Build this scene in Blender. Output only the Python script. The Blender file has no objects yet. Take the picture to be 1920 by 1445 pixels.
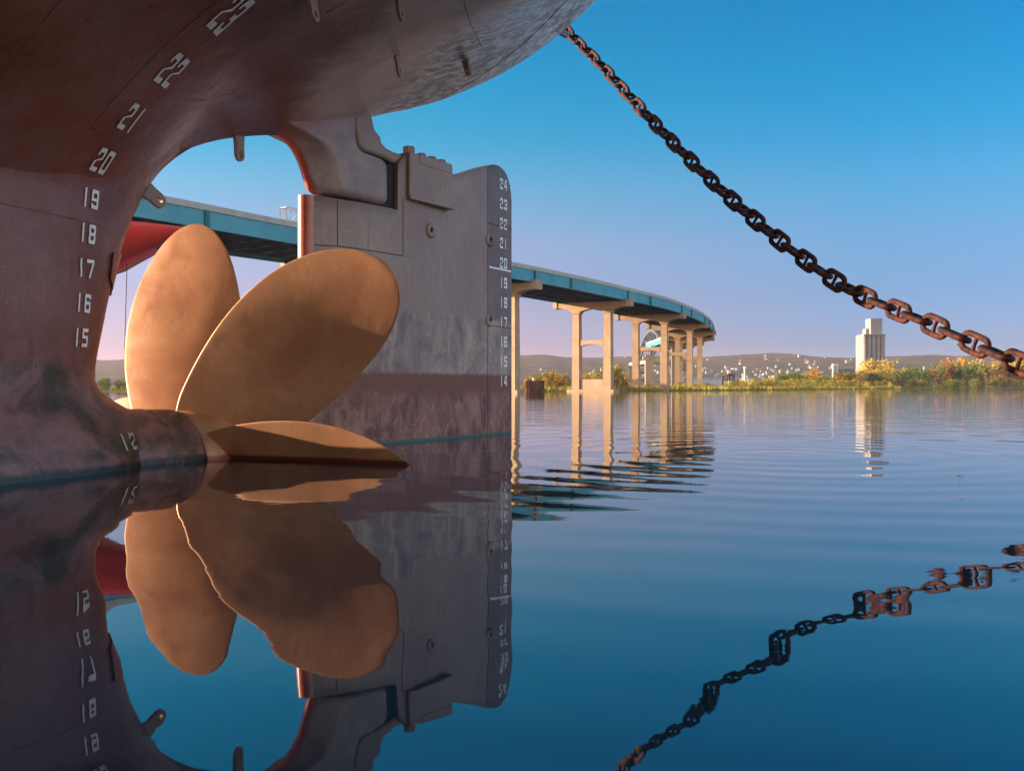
import bpy, bmesh, math, random
from mathutils import Vector, Matrix, noise
R = math.radians
sc = bpy.context.scene
col = sc.collection

# ------------------------------------------------------------------ camera, sky, sun, exposure
cam_d = bpy.data.cameras.new("Camera"); cam = bpy.data.objects.new("Camera", cam_d); col.objects.link(cam)
cam.location = (0, 0, 0.75); cam.rotation_euler = (R(90), 0, 0)
cam_d.lens = 33.75; cam_d.sensor_width = 36; cam_d.clip_start = 0.05; cam_d.clip_end = 20000
sc.camera = cam
SUN_A = -5.0      # degrees behind the left hand side of the camera
SUN_E = 10.0
world = bpy.data.worlds.new("World"); sc.world = world; world.use_nodes = True
wn, wl = world.node_tree.nodes, world.node_tree.links
bg = wn["Background"]
sky = wn.new("ShaderNodeTexSky"); sky.sky_type = 'NISHITA'; sky.sun_disc = False
sky.sun_elevation = R(SUN_E)
# direction to the sun
sd = Vector((-math.cos(R(SUN_A))*math.cos(R(SUN_E)), -math.sin(R(SUN_A))*math.cos(R(SUN_E)), math.sin(R(SUN_E))))
sky.sun_rotation = math.atan2(sd.x, sd.y)
sky.air_density = 1.3; sky.dust_density = 0.6; sky.ozone_density = 3.0
tc = wn.new("ShaderNodeTexCoord"); sx = wn.new("ShaderNodeSeparateXYZ"); wl.new(tc.outputs["Generated"], sx.inputs[0])
cr = wn.new("ShaderNodeValToRGB"); wl.new(sx.outputs["Z"], cr.inputs[0])
el = cr.color_ramp.elements
stops = [(0.0, (0.57, 0.48, 1.50)), (0.04, (0.46, 0.40, 1.03)), (0.092, (0.43, 0.395, 0.77)), (0.145, (0.45, 0.46, 0.72)), (0.197, (0.28, 0.52, 0.72)), (0.247, (0.08, 0.52, 0.73)),
         (0.295, (0.01, 0.51, 0.73)), (0.36, (0.0, 0.47, 0.70)), (0.42, (0.20, 0.52, 0.78)), (0.65, (2.2, 1.7, 1.4)), (1.0, (3.2, 2.3, 1.9))]  # topmost stops: out-of-frame sky raised as added fill on the shaded ship
while len(el) < len(stops): el.new(0.5)
for i_, (p_, c_) in enumerate(stops): el[i_].position = p_; el[i_].color = (*c_, 1)
# slightly paler towards the sun side, deeper away from it
mr = wn.new("ShaderNodeMapRange"); wl.new(sx.outputs["X"], mr.inputs[0]); mr.inputs[1].default_value = -0.1; mr.inputs[2].default_value = 0.35
cr2 = wn.new("ShaderNodeValToRGB"); wl.new(mr.outputs[0], cr2.inputs[0])
cr2.color_ramp.elements[0].color = (0.80, 0.70, 0.66, 1); cr2.color_ramp.elements[1].color = (0.36, 0.63, 0.70, 1)
mz = wn.new("ShaderNodeMix"); mz.data_type = 'RGBA'; mz.blend_type = 'MULTIPLY'; mz.inputs[0].default_value = 1
wl.new(cr.outputs[0], mz.inputs[6]); wl.new(cr2.outputs[0], mz.inputs[7])
mx = wn.new("ShaderNodeMix"); mx.data_type = 'RGBA'; mx.blend_type = 'MULTIPLY'; mx.inputs[0].default_value = 1
# sky behind the camera brightened and warmed as added fill for shaded parts
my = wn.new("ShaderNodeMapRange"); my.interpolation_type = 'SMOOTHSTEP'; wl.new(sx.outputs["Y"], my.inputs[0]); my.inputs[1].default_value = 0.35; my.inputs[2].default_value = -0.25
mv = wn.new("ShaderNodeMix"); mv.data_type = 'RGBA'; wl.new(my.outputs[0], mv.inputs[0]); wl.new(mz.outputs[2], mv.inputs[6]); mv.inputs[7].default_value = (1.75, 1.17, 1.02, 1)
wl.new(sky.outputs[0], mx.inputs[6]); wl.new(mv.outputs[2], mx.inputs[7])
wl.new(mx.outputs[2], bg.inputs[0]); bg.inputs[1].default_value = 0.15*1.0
sun_d = bpy.data.lights.new("Sun", 'SUN'); sun_d.energy = 5.0; sun_d.angle = R(0.5); sun_d.color = (1.0, 0.76, 0.52)
sun = bpy.data.objects.new("Sun", sun_d); col.objects.link(sun)
sun.rotation_euler = (-sd).to_track_quat('-Z', 'Y').to_euler(); sun.location = (-30, -10, 30)
vs = sc.view_settings; vs.view_transform = 'Standard'; vs.look = 'None'; vs.exposure = 1.8; vs.gamma = 1
sc.cycles.max_bounces = 8; sc.cycles.glossy_bounces = 4; sc.cycles.diffuse_bounces = 4
sc.cycles.sample_clamp_indirect = 8

# ------------------------------------------------------------------ helpers
def tag(o, label=None, cat=None, group=None, kind=None):
    if label: o["label"] = label
    if cat: o["category"] = cat
    if group: o["group"] = group
    if kind: o["kind"] = kind
    return o
def link(name, me, mats, parent=None):
    o = bpy.data.objects.new(name, me); col.objects.link(o)
    if not isinstance(mats, (list, tuple)): mats = [mats]
    for m in mats:
        if m.name not in [x.name for x in me.materials]: me.materials.append(m)
    if parent: o.parent = parent
    return o
def empty(name, loc=(0, 0, 0), rz=0):
    o = bpy.data.objects.new(name, None); col.objects.link(o); o.location = loc; o.rotation_euler = (0, 0, rz)
    o.empty_display_size = 0.3; return o
class MB:
    def __init__(s): s.v = []; s.f = []; s.m = []; s.sm = []
    def add(s, vs_, fs, mi=0, smooth=False):
        b = len(s.v); s.v += [tuple(v) for v in vs_]
        for f in fs: s.f.append([b+i for i in f]); s.m.append(mi); s.sm.append(smooth)
    def box(s, c, d, mi=0, mat=None):
        x, y, z = c; a, b, e = d[0]/2, d[1]/2, d[2]/2
        vv = [Vector((x+i*a, y+j*b, z+k*e)) for k in (-1, 1) for i, j in ((-1, -1), (1, -1), (1, 1), (-1, 1))]
        if mat: vv = [mat @ v for v in vv]
        s.add(vv, [(3, 2, 1, 0), (4, 5, 6, 7), (0, 1, 5, 4), (1, 2, 6, 5), (2, 3, 7, 6), (3, 0, 4, 7)], mi)
    def bar(s, p, q, w, h, mi=0):
        p = Vector(p); q = Vector(q); d = q-p; L = d.length; d.normalize()
        up = Vector((0, 0, 1)) if abs(d.z) < 0.95 else Vector((1, 0, 0))
        x = d.cross(up).normalized(); y = x.cross(d)
        M = Matrix((x, d, y)).transposed().to_4x4(); M.translation = (p+q)/2
        s.box((0, 0, 0), (w, L, h), mi, M)
    def tube(s, pts, r, n=8, mi=0, smooth=True, cap=True):
        pts = [Vector(p) for p in pts]; rings = []
        ref = None
        for i, p in enumerate(pts):
            d = (pts[min(i+1, len(pts)-1)]-pts[max(i-1, 0)]).normalized()
            if ref is None: ref = Vector((0, 0, 1)) if abs(d.z) < 0.9 else Vector((1, 0, 0))
            x = d.cross(ref).normalized(); y = x.cross(d); ref = y
            rr = r[i] if isinstance(r, (list, tuple)) else r
            rings.append([p+rr*(math.cos(t)*x+math.sin(t)*y) for t in [2*math.pi*k/n for k in range(n)]])
        vv = [v for g in rings for v in g]; ff = []
        for i in range(len(pts)-1):
            for k in range(n): ff.append((i*n+k, i*n+(k+1) % n, (i+1)*n+(k+1) % n, (i+1)*n+k))
        s.add(vv, ff, mi, smooth)
        if cap:
            s.add(rings[0], [tuple(range(n))[::-1]], mi); s.add(rings[-1], [tuple(range(n))], mi)
    def grid(s, rows, mi=0, smooth=True, closed=False):
        n = len(rows[0]); vv = [v for g in rows for v in g]; ff = []
        for i in range(len(rows)-1):
            for k in range(n if closed else n-1): ff.append((i*n+k, i*n+(k+1) % n, (i+1)*n+(k+1) % n, (i+1)*n+k))
        s.add(vv, ff, mi, smooth)
    def build(s, name, mats, parent=None, recalc=True, merge=False):
        me = bpy.data.meshes.new(name); me.from_pydata(s.v, [], s.f); me.update()
        for i, p in enumerate(me.polygons): p.material_index = s.m[i]; p.use_smooth = s.sm[i]
        if recalc or merge:
            bm = bmesh.new(); bm.from_mesh(me)
            if merge: bmesh.ops.remove_doubles(bm, verts=bm.verts, dist=1e-4)
            if recalc: bmesh.ops.recalc_face_normals(bm, faces=bm.faces)
            bm.to_mesh(me); bm.free()
        return link(name, me, mats, parent)
def interp(t, x):
    if x <= t[0][0]: return t[0][1]
    for (a, b), (c, d) in zip(t, t[1:]):
        if x <= c: return b+(d-b)*(x-a)/(c-a)
    return t[-1][1]
def smooth_interp(t, x):       # monotone-ish cubic through the table
    if x <= t[0][0]: return t[0][1]
    if x >= t[-1][0]: return t[-1][1]
    n = len(t)
    for i in range(n-1):
        if x <= t[i+1][0]:
            x0, y0 = t[i]; x1, y1 = t[i+1]; h = x1-x0; q = (x-x0)/h
            m0 = (y1-t[i-1][1])/(x1-t[i-1][0]) if i > 0 else (y1-y0)/h
            m1 = (t[i+2][1]-y0)/(t[i+2][0]-x0) if i+2 < n else (y1-y0)/h
            return (2*q**3-3*q*q+1)*y0+(q**3-2*q*q+q)*h*m0+(-2*q**3+3*q*q)*y1+(q**3-q*q)*h*m1
def prism(poly, half, bevel=0.0, seg=3, axis_y=0.0, round_vertices=False):
    """poly in (u, z); thickness along local y; returns bmesh"""
    bm = bmesh.new()
    a = [bm.verts.new((u, axis_y-half, z)) for u, z in poly]
    b = [bm.verts.new((u, axis_y+half, z)) for u, z in poly]
    n = len(poly)
    f1 = bm.faces.new(a); f2 = bm.faces.new(b[::-1])
    for i in range(n): bm.faces.new((a[(i+1) % n], a[i], b[i], b[(i+1) % n]))
    bmesh.ops.recalc_face_normals(bm, faces=bm.faces)
    if bevel > 0:
        ed = [e for e in bm.edges if f1 in e.link_faces or f2 in e.link_faces]
        bmesh.ops.bevel(bm, geom=ed, offset=bevel, segments=seg, profile=0.5, affect='EDGES', clamp_overlap=True)
    return bm
def bm_obj(bm, name, mat, parent, smooth=False):
    me = bpy.data.meshes.new(name); bm.to_mesh(me); bm.free()
    if smooth:
        for p in me.polygons: p.use_smooth = len(p.vertices) <= 4
    return link(name, me, mat, parent)

# ------------------------------------------------------------------ materials
class NM:
    def __init__(s, name, rough=0.6, metal=0.0, spec=0.5):
        s.m = bpy.data.materials.new(name); s.m.use_nodes = True
        s.n = s.m.node_tree.nodes; s.l = s.m.node_tree.links
        s.b = s.n["Principled BSDF"]; s.b.inputs["Roughness"].default_value = rough
        s.b.inputs["Metallic"].default_value = metal; s.b.inputs["Specular IOR Level"].default_value = spec
        s.co = s.n.new("ShaderNodeTexCoord").outputs["Object"]
    def mapped(s, scale=(1, 1, 1), rot=(0, 0, 0), loc=(0, 0, 0)):
        m = s.n.new("ShaderNodeMapping"); s.l.new(s.co, m.inputs[0])
        m.inputs["Scale"].default_value = scale; m.inputs["Rotation"].default_value = rot; m.inputs["Location"].default_value = loc
        return m.outputs[0]
    def noise(s, scale, detail=6, rough=0.6, vec=None, dist=0.0):
        t = s.n.new("ShaderNodeTexNoise"); s.l.new(vec or s.co, t.inputs["Vector"])
        t.inputs["Scale"].default_value = scale; t.inputs["Detail"].default_value = detail
        t.inputs["Roughness"].default_value = rough; t.inputs["Distortion"].default_value = dist
        return t.outputs["Fac"]
    def ramp(s, fac, stops):
        r = s.n.new("ShaderNodeValToRGB"); s.l.new(fac, r.inputs[0]); e = r.color_ramp.elements
        while len(e) < len(stops): e.new(0.5)
        for i, (p, c) in enumerate(stops):
            e[i].position = p; e[i].color = (c[0], c[1], c[2], 1) if isinstance(c, (tuple, list)) else (c, c, c, 1)
        return r.outputs[0]
    def mix(s, fac, a, b, mode='MIX'):
        m = s.n.new("ShaderNodeMix"); m.data_type = 'RGBA'; m.blend_type = mode
        for k, v in ((0, fac), (6, a), (7, b)):
            if isinstance(v, (int, float)): m.inputs[k].default_value = v
            elif isinstance(v, (tuple, list)): m.inputs[k].default_value = (*v, 1)
            else: s.l.new(v, m.inputs[k])
        return m.outputs[2]
    def math(s, op, a, b=0.0, c=None, clamp=False):
        m = s.n.new("ShaderNodeMath"); m.operation = op; m.use_clamp = clamp
        for k, v in enumerate((a, b) if c is None else (a, b, c)):
            if isinstance(v, (int, float)): m.inputs[k].default_value = v
            else: s.l.new(v, m.inputs[k])
        return m.outputs[0]
    def xyz(s):
        n = s.n.new("ShaderNodeSeparateXYZ"); s.l.new(s.co, n.inputs[0]); return n.outputs
    def step(s, v, lo, hi):      # smooth 0..1 between lo and hi
        m = s.n.new("ShaderNodeMapRange"); m.interpolation_type = 'SMOOTHSTEP'; s.l.new(v, m.inputs[0])
        m.inputs[1].default_value = lo; m.inputs[2].default_value = hi; return m.outputs[0]
    def bump(s, h, dist=0.01, strength=1.0):
        b = s.n.new("ShaderNodeBump"); b.inputs["Distance"].default_value = dist; b.inputs["Strength"].default_value = strength
        s.l.new(h, b.inputs["Height"]); s.l.new(b.outputs[0], s.b.inputs["Normal"])
    def out(s, c=None, rough=None):
        if c is not None:
            if isinstance(c, (tuple, list)): s.b.inputs["Base Color"].default_value = (*c, 1)
            else: s.l.new(c, s.b.inputs["Base Color"])
        if rough is not None: s.l.new(rough, s.b.inputs["Roughness"])
        return s.m
def simple(name, c, c2=None, scale=3, rough=0.7, bump=0.0, metal=0.0):
    k = NM(name, rough, metal); n = k.noise(scale, 7)
    c2 = c2 or tuple(x*0.7 for x in c)
    k.out(k.ramp(n, [(0.35, c2), (0.65, c)]))
    if bump: k.bump(n, bump)
    return k.m

def make_hull_mat():
    k = NM("hull_paint", 0.42, 0, 0.5); X = k.xyz()
    n1 = k.noise(0.9, 8, 0.62); n2 = k.noise(7, 8, 0.7); n3 = k.noise(45, 4, 0.7)
    base = k.ramp(n1, [(0.32, (0.105, 0.024, 0.014)), (0.45, (0.20, 0.055, 0.038)), (0.56, (0.235, 0.100, 0.092)), (0.70, (0.30, 0.145, 0.132))])
    base = k.mix(k.ramp(n2, [(0.35, 0.0), (0.75, 0.6)]), base, (0.17, 0.080, 0.066))
    # worn pale counter paint, lightened to stand for water-bounced light, with dark diagonal scuffs
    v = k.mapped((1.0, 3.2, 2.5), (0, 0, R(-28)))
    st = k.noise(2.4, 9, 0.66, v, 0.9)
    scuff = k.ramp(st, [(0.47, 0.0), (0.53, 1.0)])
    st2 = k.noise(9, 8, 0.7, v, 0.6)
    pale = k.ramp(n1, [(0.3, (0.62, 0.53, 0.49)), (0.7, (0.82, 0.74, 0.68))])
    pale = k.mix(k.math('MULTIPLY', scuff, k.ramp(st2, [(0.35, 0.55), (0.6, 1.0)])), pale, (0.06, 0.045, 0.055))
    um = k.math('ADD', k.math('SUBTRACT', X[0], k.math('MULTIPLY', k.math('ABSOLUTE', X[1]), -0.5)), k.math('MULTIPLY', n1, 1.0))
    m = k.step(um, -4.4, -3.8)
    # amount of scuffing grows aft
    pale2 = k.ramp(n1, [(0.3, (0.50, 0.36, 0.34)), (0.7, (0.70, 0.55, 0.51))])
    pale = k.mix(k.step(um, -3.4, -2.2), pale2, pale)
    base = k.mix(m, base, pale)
    # boot band: mottled growth, olive patches
    g = k.noise(2.3, 9, 0.66, k.mapped((1, 1, 1.0)), 0.8)
    mott = k.ramp(g, [(0.38, (0.050, 0.036, 0.022)), (0.47, (0.12, 0.062, 0.046)), (0.56, (0.205, 0.098, 0.090)), (0.75, (0.26, 0.135, 0.125))])
    bz = k.math('ADD', X[2], k.math('MULTIPLY', n2, 0.22))
    lowm = k.math('SUBTRACT', 1.0, k.step(bz, 0.98, 1.14))
    base = k.mix(lowm, base, mott)
    # slime at the waterline
    sz = k.math('ADD', X[2], k.math('MULTIPLY', n2, 0.06))
    base = k.mix(k.math('SUBTRACT', 1.0, k.step(sz, 0.06, 0.12)), base, (0.012, 0.022, 0.020))
    chip = k.ramp(k.noise(26, 5, 0.75), [(0.66, 0.0), (0.70, 0.8)])
    base = k.mix(chip, base, (0.36, 0.25, 0.22))
    run = k.ramp(k.noise(1.6, 7, 0.7, k.mapped((4.0, 4.0, 0.35))), [(0.60, 0.0), (0.72, 0.55)])
    base = k.mix(run, base, (0.10, 0.035, 0.02))
    # fine grit
    base = k.mix(k.ramp(n3, [(0.3, 0.30), (0.6, 0.0)]), base, (0.03, 0.018, 0.014))
    k.bump(k.math('ADD', k.math('MULTIPLY', n1, 3.0), k.math('ADD', n2, k.math('MULTIPLY', n3, 0.15))), 0.012, 0.7)
    return k.out(base, k.ramp(n2, [(0.3, 0.24), (0.7, 0.45)]))
def make_rudder_mat():
    k = NM("rudder_paint", 0.5); X = k.xyz()
    n1 = k.noise(1.0, 8, 0.6); n2 = k.noise(9, 8, 0.7, k.mapped((1.6, 1, 0.55))); n3 = k.noise(60, 3, 0.6)
    c = k.ramp(n1, [(0.3, (0.215, 0.135, 0.125)), (0.5, (0.265, 0.185, 0.160)), (0.7, (0.325, 0.245, 0.205))])
    c = k.mix(k.ramp(n2, [(0.42, 0.0), (0.7, 0.55)]), c, (0.20, 0.145, 0.145))
    run = k.ramp(k.noise(1.8, 7, 0.72, k.mapped((5.0, 1, 0.28))), [(0.58, 0.0), (0.72, 0.6)])
    c = k.mix(run, c, (0.17, 0.085, 0.065))
    scr = k.ramp(k.noise(7, 3, 0.6, k.mapped((0.7, 1, 6), (0, 0.25, 0))), [(0.70, 0.0), (0.74, 0.5)])
    c = k.mix(scr, c, (0.45, 0.39, 0.36))
    c = k.mix(k.step(X[0], -0.735, -0.725), c, (0.62, 0.60, 0.64), 'MULTIPLY')
    # worn lower half
    g = k.noise(2.2, 10, 0.7, k.mapped((1.3, 1, 0.8)), 0.7)
    wr = k.ramp(g, [(0.38, (0.165, 0.110, 0.112)), (0.5, (0.26, 0.188, 0.168)), (0.62, (0.37, 0.285, 0.235))])
    c = k.mix(k.math('SUBTRACT', 1.0, k.step(X[2], 1.70, 1.78)), c, wr)
    # maroon boot band
    mb = k.ramp(n2, [(0.3, (0.115, 0.032, 0.018)), (0.7, (0.20, 0.066, 0.040))])
    pk = k.ramp(k.noise(3.2, 10, 0.72, k.mapped((1.5, 1, 0.8)), 0.6), [(0.40, (0.095, 0.030, 0.026)), (0.52, (0.22, 0.095, 0.072)), (0.66, (0.33, 0.165, 0.125))])
    mb = k.mix(k.math('SUBTRACT', 1.0, k.step(k.math('ADD', X[2], k.math('MULTIPLY', n2, 0.35)), 0.70, 0.90)), mb, pk)
    c = k.mix(k.math('SUBTRACT', 1.0, k.step(k.math('ADD', X[2], k.math('MULTIPLY', n2, 0.08)), 0.925, 0.985)), c, mb)
    # algae line, with a teal reflection painted into its colour
    c = k.mix(k.math('SUBTRACT', 1.0, k.step(k.math('ADD', X[2], k.math('MULTIPLY', n2, 0.05)), 0.045, 0.075)), c, (0.035, 0.085, 0.068))
    k.bump(k.math('ADD', k.math('MULTIPLY', n1, 2.0), n2), 0.006, 0.7)
    return k.out(c, k.ramp(n2, [(0.3, 0.42), (0.7, 0.62)]))
def make_bronze():
    k = NM("blade_bronze", 0.42, 0.3, 0.5); X = k.xyz()
    n1 = k.noise(1.0, 5, 0.55, None, 0.4); n2 = k.noise(5, 6, 0.6)
    c = k.ramp(n1, [(0.28, (0.34, 0.15, 0.080)), (0.50, (0.44, 0.22, 0.120)), (0.72, (0.56, 0.31, 0.175))])
    c = k.mix(k.ramp(n2, [(0.45, 0.0), (0.72, 0.4)]), c, (0.28, 0.13, 0.075))
    pit = k.ramp(k.noise(38, 2, 0.5), [(0.75, 0.0), (0.78, 0.6)])
    c = k.mix(pit, c, (0.12, 0.055, 0.035))
    drip = k.ramp(k.noise(2.2, 6, 0.7, k.mapped((5, 5, 0.5))), [(0.56, 0.0), (0.72, 0.45)])
    c = k.mix(drip, c, (0.22, 0.13, 0.09))
    sc_ = k.noise(9, 3, 0.6, k.mapped((6, 6, 0.9), (0.25, 0.1, 0)))
    c = k.mix(k.ramp(sc_, [(0.66, 0.0), (0.71, 0.6)]), c, (0.62, 0.42, 0.24))
    c = k.mix(k.math('SUBTRACT', 1.0, k.step(k.math('ADD', X[2], k.math('MULTIPLY', n2, 0.05)), 0.05, 0.085)), c, (0.16, 0.035, 0.018))
    k.bump(k.math('ADD', n1, k.math('MULTIPLY', n2, 0.12)), 0.02, 0.5)
    return k.out(c, k.ramp(n2, [(0.3, 0.30), (0.7, 0.50)]))
def make_rust():
    k = NM("chain_rust", 0.72, 0, 0.25); n = k.noise(14, 8, 0.7); n1 = k.noise(1.2, 4)
    c = k.ramp(n, [(0.38, (0.008, 0.004, 0.004)), (0.52, (0.050, 0.013, 0.009)), (0.66, (0.115, 0.030, 0.018)), (0.78, (0.18, 0.065, 0.04))])
    k.bump(k.math('ADD', n, k.math('MULTIPLY', k.noise(70, 4, 0.7), 0.5)), 0.010, 1.0)
    return k.out(c)
def make_concrete():
    k = NM("concrete", 0.85); n = k.noise(0.8, 8, 0.65); n2 = k.noise(2.0, 6, 0.7, k.mapped((3, 3, 0.25)))
    c = k.ramp(n, [(0.3, (0.28, 0.18, 0.105)), (0.7, (0.41, 0.285, 0.18))])
    c = k.mix(k.ramp(n2, [(0.45, 0.0), (0.75, 0.4)]), c, (0.24, 0.18, 0.13))
    k.bump(n, 0.02, 0.5); return k.out(c)
def make_teal():
    k = NM("teal_girder_paint", 0.5); n = k.noise(0.5, 6); n2 = k.noise(3, 6, 0.7, k.mapped((3, 3, 0.2)))
    c = k.ramp(n, [(0.3, (0.030, 0.20, 0.265)), (0.7, (0.055, 0.28, 0.33))])
    c = k.mix(k.ramp(n2, [(0.5, 0.0), (0.8, 0.35)]), c, (0.10, 0.22, 0.24))
    return k.out(c)
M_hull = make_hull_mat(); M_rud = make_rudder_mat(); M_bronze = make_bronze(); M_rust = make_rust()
M_conc = make_concrete(); M_teal = make_teal()
M_white = simple("mark_white", (0.88, 0.90, 0.90), (0.74, 0.75, 0.75), 25, 0.5)
M_worn = simple("worn_mark_white", (0.55, 0.50, 0.40), (0.25, 0.20, 0.17), 18, 0.7)
M_dark = simple("dark_gap", (0.015, 0.012, 0.012), None, 5, 0.8)
M_seam = simple("weld_seam", (0.10, 0.07, 0.075), None, 12, 0.7)
M_nose = simple("red_primer", (0.42, 0.10, 0.065), (0.30, 0.065, 0.045), 6, 0.28)
M_parapet = simple("parapet_concrete", (0.36, 0.37, 0.33), (0.28, 0.29, 0.26), 1.5, 0.85)
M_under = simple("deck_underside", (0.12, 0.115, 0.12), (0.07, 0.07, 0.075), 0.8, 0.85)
M_steel = simple("grey_steel", (0.075, 0.08, 0.085), None, 1, 0.6)
M_redhull = simple("red_hull_paint", (0.68, 0.05, 0.035), (0.52, 0.035, 0.025), 0.9, 0.5)
M_sheet = simple("rusty_sheet_piling", (0.16, 0.065, 0.03), (0.06, 0.025, 0.015), 1.6, 0.85)
M_white_far = simple("pale_wall", (0.72, 0.70, 0.68), None, 0.2, 0.8)
M_asphalt = simple("asphalt", (0.05, 0.05, 0.05), None, 3, 0.9)

# ------------------------------------------------------------------ the ship (local x = aft, local y = away from camera side, z = up)
DX, DY = 0.562, 0.827
BX, BY = -0.025, 15.13
ship = empty("cargo_ship", (BX, BY, 0), math.atan2(DY, DX))
tag(ship, "stern of a maroon cargo ship with bronze propeller and grey rudder, overhanging the water", "ship")

UE = [(-2.6, -6.7), (0.40, -6.7), (0.50, -6.74), (0.56, -6.84), (0.62, -6.96), (0.72, -7.08), (0.86, -7.12), (1.38, -7.02), (1.69, -6.95), (2.02, -6.86), (2.34, -6.75),
      (2.69, -6.57), (2.9, -6.43), (3.1, -6.23), (3.3, -5.95), (3.6, -5.5)]
def edge_u(z): return smooth_interp(UE, z)
def Hs(u, z):
    d = edge_u(z)-u
    if d <= 0: return 0.0
    h = 0.10*math.sqrt(min(1, d/0.10))+0.45*(1-math.exp(-(max(0, d-0.05))/0.35))+0.22*d
    # boss bulge low down
    h += 0.30*math.exp(-((z+0.1)/0.60)**2)*min(1, max(0, d)/0.5)*(1-min(1, max(0, z-0.3)/0.8))
    if z > 1.0:
        wb = Wbot(u, z)
        fl = 0.50*math.exp((min(z, 3.4)-3.0)/0.33)*min(1.0, d/0.5)
        if wb is not None: h = max(h, min(h+fl, wb*0.97)) if z < 3.2 else min(h+fl, wb*0.97)
        else: h += fl
    return h
def Wbot(u, z):
    if Zb(u, 0) >= z: return None
    lo, hi = 0.0, 11.0
    for _ in range(30):
        m = (lo+hi)/2
        if Zb(u, m) < z: lo = m
        else: hi = m
    return lo
Z0 = [(-30, -1.5), (-14, -0.2), (-10, 0.7), (-8.6, 1.35), (-7.6, 1.80), (-7.0, 2.30), (-6.75, 2.56), (-6.45, 2.92), (-6.26, 3.10), (-5.93, 3.30), (-5.51, 3.47), (-5.05, 3.60), (-4.7, 3.68),
      (-4.2, 3.82), (-3.7, 4.00), (-3.17, 4.25), (-2.4, 4.54), (-1.48, 4.94), (-0.27, 5.60), (0.95, 6.52), (2.68, 8.1), (4.2, 9.4), (6.0, 11.0)]
ZC = [(-30, 1.0), (-14, 3.0), (-10, 3.9), (-7.6, 4.2), (-6.0, 4.28), (-4.7, 4.38), (-3.2, 4.62), (-1.5, 5.15), (0, 6.0), (2.68, 8.3), (6.0, 11.1)]
def Zb(u, w):
    z0 = smooth_interp(Z0, u); zc = max(z0+0.15, smooth_interp(ZC, u))
    k = 1.9
    if u > -7.0: k = 1.9-0.7*min(1, (u+7.0)/3.0)
    w2 = max(0.0, w-4.5)
    return zc-(zc-z0)*math.exp(-w/k)+0.24*w*w*min(1, max(0, (u+5.2)/4.4))**1.6+0.006*w*w+0.05*w2*w2
def Wsurf(u, z):
    """outermost half breadth of the hull at station u, height z"""
    h = Hs(u, z) if z < 3.4 else 0.0
    wb = Wbot(u, z)
    return h if wb is None else max(h, wb)
mb = MB()
# skeg (both sides) : rows of constant z
zs = [-2.6+0.1*i for i in range(0, 60)]
for sgn in (-1, 1):
    rows = []
    for z in zs:
        ue = edge_u(z); row = []
        for j in range(46):
            q = (j/45.0)**2.2
            u = ue-q*(ue+22.0)
            row.append((u, sgn*Hs(u, z), z))
        rows.append(row)
    mb.grid(rows, 0, True)
# counter underside, plan grid
us = [-30+1.0*i for i in range(16)]+[-14+0.5*i for i in range(8)]+[-10+0.12*i for i in range(100)]+[2.0+0.25*i for i in range(17)]
ws = [0, 0.03, 0.06, 0.10, 0.15, 0.2, 0.28, 0.36, 0.45, 0.55, 0.67, 0.8, 0.95, 1.1, 1.3, 1.5, 1.75, 2.0, 2.3, 2.6, 3, 3.4, 3.8, 4.2, 4.6, 5, 5.5, 6, 6.5, 7, 7.5, 8]
def wlim(u): return 8.0 if u < -6 else max(0.6, 8.0*math.sqrt(max(0.0, 1-((u+6)/12.3)**2)))
for sgn in (-1, 1):
    rows = []
    for u in us:
        wl_ = wlim(u); row = []
        for w in ws:
            ww = w*wl_/8.0
            z = Zb(u, ww)
            if ww < 0.08: z += 0.05*(1-ww/0.08)**2*0   # keel line
            row.append((u, sgn*ww, z))
        zt = max(row[-1][2]+0.02, 10.8)
        for q in (0.08, 0.25, 0.6, 1.0): row.append((u, sgn*(wl_+0.25*min(1, q*3)), row[len(ws)-1][2]+(zt-row[len(ws)-1][2])*q))
        row.append((u, 0, zt+0.3))
        rows.append(row)
    mb.grid(rows, 0, True)
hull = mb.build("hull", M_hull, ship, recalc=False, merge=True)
# make normals point outward
bm = bmesh.new(); bm.from_mesh(hull.data); bmesh.ops.recalc_face_normals(bm, faces=bm.faces); bm.to_mesh(hull.data); bm.free()

# weld beads / plate laps on the hull
def bead(pts, name="weld_seam", r=0.008, parent=ship, mat=None):
    m = MB(); m.tube(pts, r, 5); return m.build(name, mat or M_seam, parent)
def surf_pt(u, z, off=0.0): return (u, -(Wsurf(u, z)+off), z)
def bot_pt(u, w, off=0.0): return (u, -w, Zb(u, w)-off)
M_bead = simple("hull_bead", (0.24, 0.13, 0.12), (0.14, 0.07, 0.06), 9, 0.5)
def hb(pts): bead(pts, "weld_bead", 0.006, ship, M_bead)
hb([bot_pt(-7.94+0.01*i, 1.1+0.12*i) for i in range(24)])
hb([bot_pt(-8.9, 1.7+0.12*i) for i in range(20)])
hb([bot_pt(-7.55+0.185*i, 1.63-0.095*i) for i in range(11)])
hb([bot_pt(-5.6+0.19*i, 3.3-0.12*i) for i in range(13)])
hb([bot_pt(-6.6+0.01*i, 2.6+0.12*i) for i in range(30)])
hb([bot_pt(-1.9, 0.1+0.2*i) for i in range(22)])
hb([surf_pt(-8.9+0.1*i, 2.19) for i in range(16)])

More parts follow.
